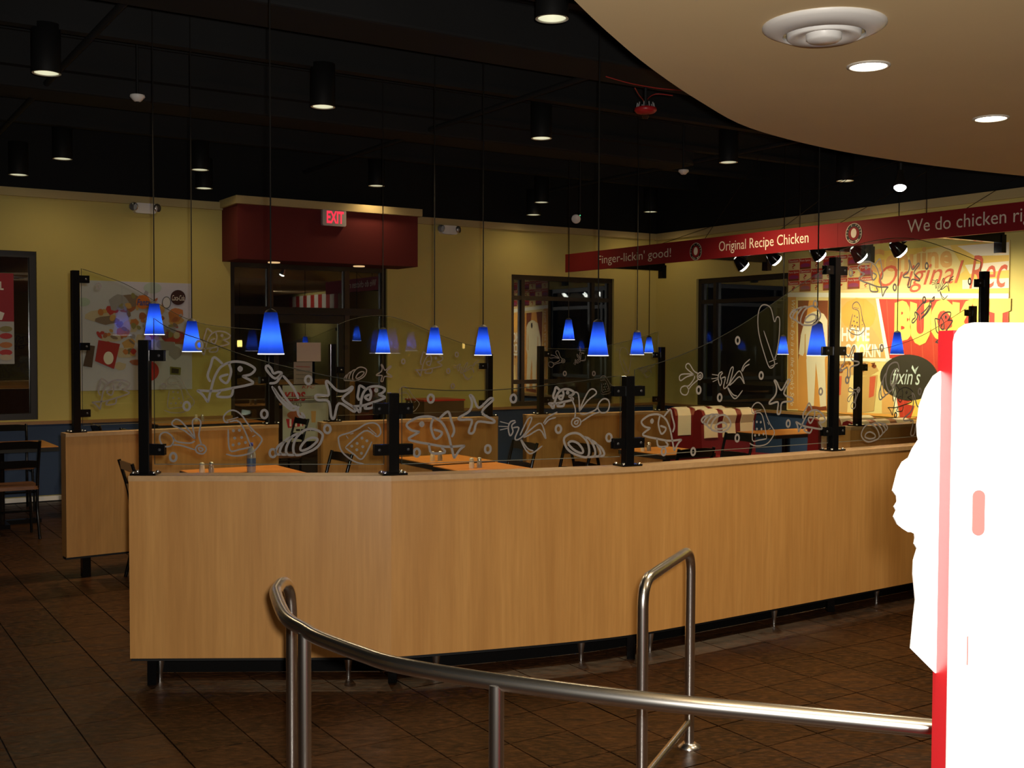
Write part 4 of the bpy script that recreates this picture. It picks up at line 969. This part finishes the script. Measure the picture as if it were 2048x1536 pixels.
# ================================================================== TABLES, CHAIRS, BOOTHS
def make_table(w_, d_, label, group):
    r = thing('dining_table', label, 'table', (0, 0, 0), group)
    t = MB().box((0, 0, .735), (w_, d_, .03)).build('table_top', tabletop_m, r)
    MB().box((0, 0, .728), (w_ + .008, d_ + .008, .036)).box((0, 0, .706), (w_ * .6, d_ * .6, .008)).build('edge_band', blackmatte, r)
    t.location.z = .003
    MB().lathe([(.035, .04), (.035, .706)], (0, 0, 0), 14).build('pedestal', black, r)
    MB().box((0, 0, .02), (w_ * .8, .07, .04)).box((0, 0, .02), (.07, d_ * .8, .04)).build('base', black, r)
    return r
def make_chair():
    r = thing('dining_chair', 'x', 'chair', (0, 0, 0), 'black metal dining chairs')
    sw, sd = .40, .40
    MB().rbox((0, 0, .45), (sw, sd, .03), .05).build('seat', wood('seat_wood', (.16, .07, .03), (.10, .04, .02), (6, 6, 6)), r)
    for sx_ in (-1, 1):
        MB().tube([(sx_ * .175, .17, .437), (sx_ * .19, .20, 0)], .012, 8).build('leg', black, r)
        MB().tube(spline([(sx_ * .19, -.22, 0), (sx_ * .18, -.17, .25), (sx_ * .18, -.175, .45), (sx_ * .185, -.20, .65), (sx_ * .19, -.26, .865)], 5), .0135, 8).build('back_leg', black, r)
        MB().tube([(sx_ * .182, .17, .40), (sx_ * .18, -.17, .40)], .010, 8).build('side_rail', black, r)
    for z, y in ((.83, -.25), (.66, -.203)):
        MB().prism([(-.19, 0), (-.19, .062), (-.1, .07), (.1, .07), (.19, .062), (.19, 0), (.1, .004), (-.1, .004)], (0, y, z - .035), V((1, 0, 0)), V((0, -.22, .97)).normalized(), V((0, 1, 0)), .012).build('back_slat', black, r)
    MB().tube([(-.182, .175, .2), (.182, .175, .2)], .009, 8).build('stretcher', black, r)
    return r
tb = make_table(.58, .66, 'x', 'small square dining tables'); ch = make_chair()
first = {'t': True, 'c': True}
def put_table(s, t, label, z=0, sc=None):
    o = tb if first['t'] else copy_tree(tb, (0, 0, 0)); first['t'] = False
    place(o, W(s, t, z), RZ, label, sc); return o
def put_chair(s, t, ang, label):
    """ang: facing direction in room degrees; 0 faces +t (towards the camera side), 90 faces +s"""
    o = ch if first['c'] else copy_tree(ch, (0, 0, 0)); first['c'] = False
    d = (-dR) * math.cos(math.radians(ang)) + (-dL) * math.sin(math.radians(ang))
    place(o, W(s, t), math.atan2(d.y, d.x) - math.pi / 2, label); return o
put_table(6.32, 5.56, 'orange-topped square table close behind the bend of the foreground half wall')
put_table(6.27, 4.80, 'orange-topped square table against the inner half wall behind the bend post')
put_table(4.15, 5.15, 'orange-topped square table right of the crossing-clamp post')
put_table(8.02, 4.86, 'orange-topped square table with the water bottle at left', sc=(1.3, 1, 1))
put_table(7.05, .75, 'wide orange table under the food poster', 0, (2.0, 1.0, 1.14))
put_table(9.25, 1.55, 'dark-looking table at the far left below the window', sc=(1.6, 1.2, 1))
put_table(5.1, 2.7, 'table behind the inner half wall under the second emergency light', 0, (1.3, 1, 1.1))
CH = [(8.60, 4.78, -90, 'black metal chair seen edge-on beside the left end of the foreground wall'),
      (7.50, 4.90, 90, 'black metal chair right of the water bottle, back slats showing'),
      (5.72, 4.80, 90, 'black metal chair behind the starfish etching'), (5.62, 5.45, 90, 'black metal chair right of the near table'),
      (4.85, 5.15, -90, 'black metal chair under the shell etching'), (3.45, 5.10, 90, 'black metal chair between the inner wall end and the booths'),
      (4.6, 5.80, 180, 'black metal chair low behind the crossing-clamp post'), (9.25, 2.35, 180, 'black metal chair in front of the far left table'), (9.0, .62, 0, 'black metal chair behind the far left table'),
      (8.35, 1.6, 90, 'black metal chair at the right end of the far left table'), (7.95, .8, -90, 'dark chair at the left end of the table under the poster'), (6.2, .85, 90, 'dark chair at the right end of the table under the poster'), (3.9, 3.1, 90, 'dark chair behind the inner wall under the night window')]
for c in CH: put_chair(*c)
# shakers and the bottle
def shaker_pair(s, t, z, label, kinds=(0, 1)):
    for k_ in kinds:
        p = W(s - .035 + .07 * k_, t, z)
        r = thing('salt_shaker' if k_ else 'pepper_shaker', label % ('salt shaker, pale filled' if k_ else 'pepper shaker, clear empty-looking'), 'shaker', p, 'table shakers')
        MB().lathe([(.020, 0), (.021, .02), (.018, .05), (.016, .055)], p, 14).build('jar', mat('salt_white', (.72, .62, .42), .4) if k_ else mat('pepper_glass', (.30, .27, .22), .2), r)
        MB().lathe([(.017, .055), (.018, .07), (.012, .078), (.001, .08)], p, 14, cap=False).build('lid', chrome if not k_ else mat('salt_lid', (.65, .58, .45), .3), r)
def at_t(px, py): p = onz(px, py, .755); return -(p - C).dot(dL), -(p - C).dot(dR)
for px, py, lb in ((951, 935, 'on the near table right of the bend post'), (829, 917, 'on the table right behind the bend post'), (357, 937, 'on the left table near the bottle'), (1207, 903, 'near the crossing-clamp post')):
    s, t = at_t(px, py)
    if px == 1207: s, t = 4.35, 5.1
    if px == 829: s, t = 6.4, 4.9
    if px == 357: s, t = 8.28, 4.80
    shaker_pair(s, t, .753, '%s ' + lb)
shaker_pair(7.1, .75, .857, '%s on the table under the poster'); shaker_pair(9.35, 1.5, .753, '%s on the far left table'); shaker_pair(5.2, 2.7, .827, '%s behind the inner half wall')
p = W(7.98, 4.92, .753); r = thing('water_bottle', 'clear plastic water bottle with blue cap and label on the left table', 'bottle', p)
MB().lathe([(.030, 0), (.033, .01), (.033, .13), (.026, .165), (.013, .19), (.013, .2)], p, 18).build('body', mat('bottle_plastic', (.34, .34, .34), .12), r)
MB().lathe([(.034, .045), (.034, .105)], p, 18, cap=False).build('label', mat('bottle_label', (.05, .12, .3), .4), r)
MB().lathe([(.0145, .195), (.0145, .22), (.001, .221)], p, 14, cap=False).build('cap', mat('bottle_cap', (.02, .04, .35), .4), r)
# booths: high backs in red and white stripes
def make_booth(length, label, white_stripes):
    """local: x along the bench, back at -y, seat to +y"""
    r = thing('booth_bench', label, 'booth', (0, 0, 0), 'red and white booth benches')
    MB().box((0, .05, .10), (length, .50, .20)).build('plinth', blackmatte, r)
    MB().prism([(-.20, .2), (.33, .2), (.36, .28), (.36, .40), (.32, .455), (-.20, .44)], (-length / 2, 0, 0), V((0, 1, 0)), UP, V((1, 0, 0)), length).build('seat_cushion', redvinyl, r, .015)
    prof = [(-.30, .2), (-.17, .44), (-.19, .80), (-.16, .90), (-.19, .955), (-.25, .97), (-.305, .95), (-.33, .88), (-.33, .2)]
    MB().prism(prof, (-length / 2, 0, 0), V((0, 1, 0)), UP, V((1, 0, 0)), length).build('backrest', redvinyl, r, .01)
    wp_ = [(-.165, .64), (-.183, .80), (-.153, .90), (-.186, .962), (-.25, .978), (-.312, .957), (-.337, .88), (-.337, .64)]
    for a_, b_ in white_stripes:
        MB().prism(wp_, (a_, 0, 0), V((0, 1, 0)), UP, V((1, 0, 0)), b_ - a_).build('white_stripe', whitevinyl, r, .006)
    return r
def put_booth(o, px0, px1, py, face, z=.93):
    p = onz(px0, py, z); q = onz(px1, py, z); c = (p + q) / 2; c.z = 0
    place(o, c, RZ + (0 if face > 0 else math.pi)); return c
L_ = 1.05
def bstripes(L): return [(-L / 2 + .04, -L / 2 + .24), (-.10, .10), (L / 2 - .24, L / 2 - .04)]
for s, t, face, L_, lb in ((1.62, 2.50, 1, .85, 'red booth bench with white stripes nearest the room corner'), (1.60, 3.45, -1, .85, 'red booth bench with white stripes at the left of the booth table'),
        (1.58, 4.70, 1, .90, 'red booth bench with white stripes behind the tallest post'), (1.58, 5.65, -1, .9, 'red booth bench with white stripes below the mural cartons')):
    o = make_booth(L_, lb, bstripes(L_)); place(o, W(s, t), RZ + (math.pi if face < 0 else 0))
put_table(1.50, 4.08, 'brown booth table between two red benches', 0, (1.6, .9, 1))
put_table(1.70, 1.75, 'brown booth table nearest the room corner', 0, (1.5, 1, 1))
# low brown cabinet with a red top by the wall
s0, s1, z0_, z1_ = lrect(826, 905, 798, 833, .35)
r = thing('waste_cabinet', 'low dark brown cabinet with red tray top by the yellow wall', 'cabinet', W((s0 + s1) / 2, .4, 0))
MB().box(W((s0 + s1) / 2, .4, (z1_ - .02) / 2), (s0 - s1, .5, z1_ - .02), dL, dR).build('body', wood('dark_cabinet', (.10, .055, .03), (.06, .03, .015), (5, 5, 1)), r)
MB().box(W((s0 + s1) / 2, .4, z1_ - .01), (s0 - s1 + .02, .52, .02), dL, dR).build('tray_top', red, r)

# ================================================================== FOREGROUND RAILS AND DISPLAY PANEL
TR = .0212
rl = thing('queue_rail', 'long curved brushed steel queue rail across the foreground', 'rail', (-.3, 3, 0))
plan = [onz(x, y, .86) for x, y in ((552, 1190), (572, 1235), (610, 1260), (640, 1277), (720, 1307), (800, 1331), (990, 1363), (1300, 1402), (1600, 1431), (1868, 1457))]
end = plan[-1] + (plan[-1] - plan[-2]).normalized() * .9
path = [V(q) for q in ((-.803, 4.08, 0), (-.803, 4.08, .3), (-.803, 4.08, .6), (-.803, 4.08, .73), (-.805, 4.065, .795), (-.809, 4.02, .84), (-.812, 3.95, .858), (-.808, 3.86, .86))] + plan + [end]
MB().tube(path[:3] + spline(path[3:], 8), TR, 18).build('handrail', steel, rl)
for px, py in ((609, 1262), (993, 1365), (1990, 1470)):
    q = onz(px, py, .86); MB().tube([(q.x, q.y, 0), (q.x, q.y, .855)], .0195, 14).build('support_post', steel, rl)
    MB().lathe([(.05, 0), (.05, .006), (.028, .02)], (q.x, q.y, 0), 18).build('floor_flange', steel, rl)
MB().lathe([(.05, 0), (.05, .006), (.03, .02)], (-.803, 4.08, 0), 18).build('floor_flange', steel, rl)
rh_ = thing('end_hoop_rail', 'upright brushed steel hoop rail behind the long queue rail', 'rail', (.6, 4.35, 0))
f0 = onz(1378, 1494, 0); n0 = onz(1286, 1162, .845); n0 = V((n0.x, n0.y, 0)); f0 = V((f0.x, f0.y, 0))
MB().tube(fillet([n0, n0 + UP * .845, f0 + UP * .845, f0], .10, 8), TR, 16).build('hoop', steel, rh_)
MB().tube([n0 + UP * .11, f0 + UP * .11], .014, 12).build('low_bar', steel, rh_)
for q in (n0, f0): MB().lathe([(.05, 0), (.05, .006), (.028, .02)], q, 18).build('floor_flange', steel, rh_)
# white display panel at right
D0 = 1.75
def fp(x, y, D): p = atd(x, y, D); return p
pa = fp(1906, 645, D0); zt_ = pa.z; xl = pa.x
X, Y, Z = V((1, 0, 0)), V((0, 1, 0)), UP
dp = thing('display_panel', 'overlit white display panel with red edge at the right picture edge', 'sign', (xl + .3, D0 + .03, 0))
Wd = .62
MB().rbox((xl + Wd / 2, D0 - .004, (zt_ + .02) / 2), (Wd, zt_ - .02, .008), .03, X, Z, -Y).build('front_board', white, dp)
MB().box((xl + Wd / 2, D0 + .034, (zt_ - .012) / 2), (Wd - .004, .062, zt_ - .012)).build('red_body', red, dp)
MB().box((xl + Wd / 2, D0 + .034, .01), (Wd * .9, .35, .02)).build('foot_plate', red, dp)
c = fp(1952, 1024, D0); MB().rbox((c.x, D0 - .0095, c.z), (.019, .071, .002), .0093, X, Z, -Y, 6).build('red_mark', mat('mark_red', (.62, .10, .09), .5), dp)
c = fp(1930, 1298, D0); MB().box((c.x, D0 - .0095, c.z), (.0015, .045, .002), X, Z, -Y).build('red_line', MATS['mark_red'], dp)
for x, y, w_ in ((2060, 988, .055), (2060, 1256, .065), (2055, 1517, .07)):
    c = fp(x, y, D0); MB().box((c.x, D0 - .0105, c.z), (w_, .006, .005), X, Z, -Y).build('clip_slot', mat('slot', (.55, .55, .58), .4), dp)
# white head-profile cut-out beside it
prof = [(1882, 742), (1868, 752), (1852, 778), (1840, 812), (1835, 850), (1836, 872), (1838, 880), (1826, 898), (1818, 916), (1806, 924), (1796, 942), (1791, 962), (1786, 982), (1794, 993), (1795, 1004), (1789, 1014), (1793, 1022), (1788, 1034), (1796, 1050), (1806, 1058), (1816, 1064), (1822, 1064), (1830, 1068), (1831, 1078), (1829, 1088), (1835, 1098), (1828, 1122), (1827, 1150), (1832, 1202), (1828, 1235), (1822, 1298), (1846, 1322), (1870, 1346), (1884, 1346)]
Dp = 1.80
pp = [fp(x, y, Dp) for x, y in prof]
MB().prism([(p.x, p.z) for p in pp], (0, Dp, 0), X, Z, Y, .006).build('profile_cutout', white, dp)['label'] = 'white head-profile cut-out'
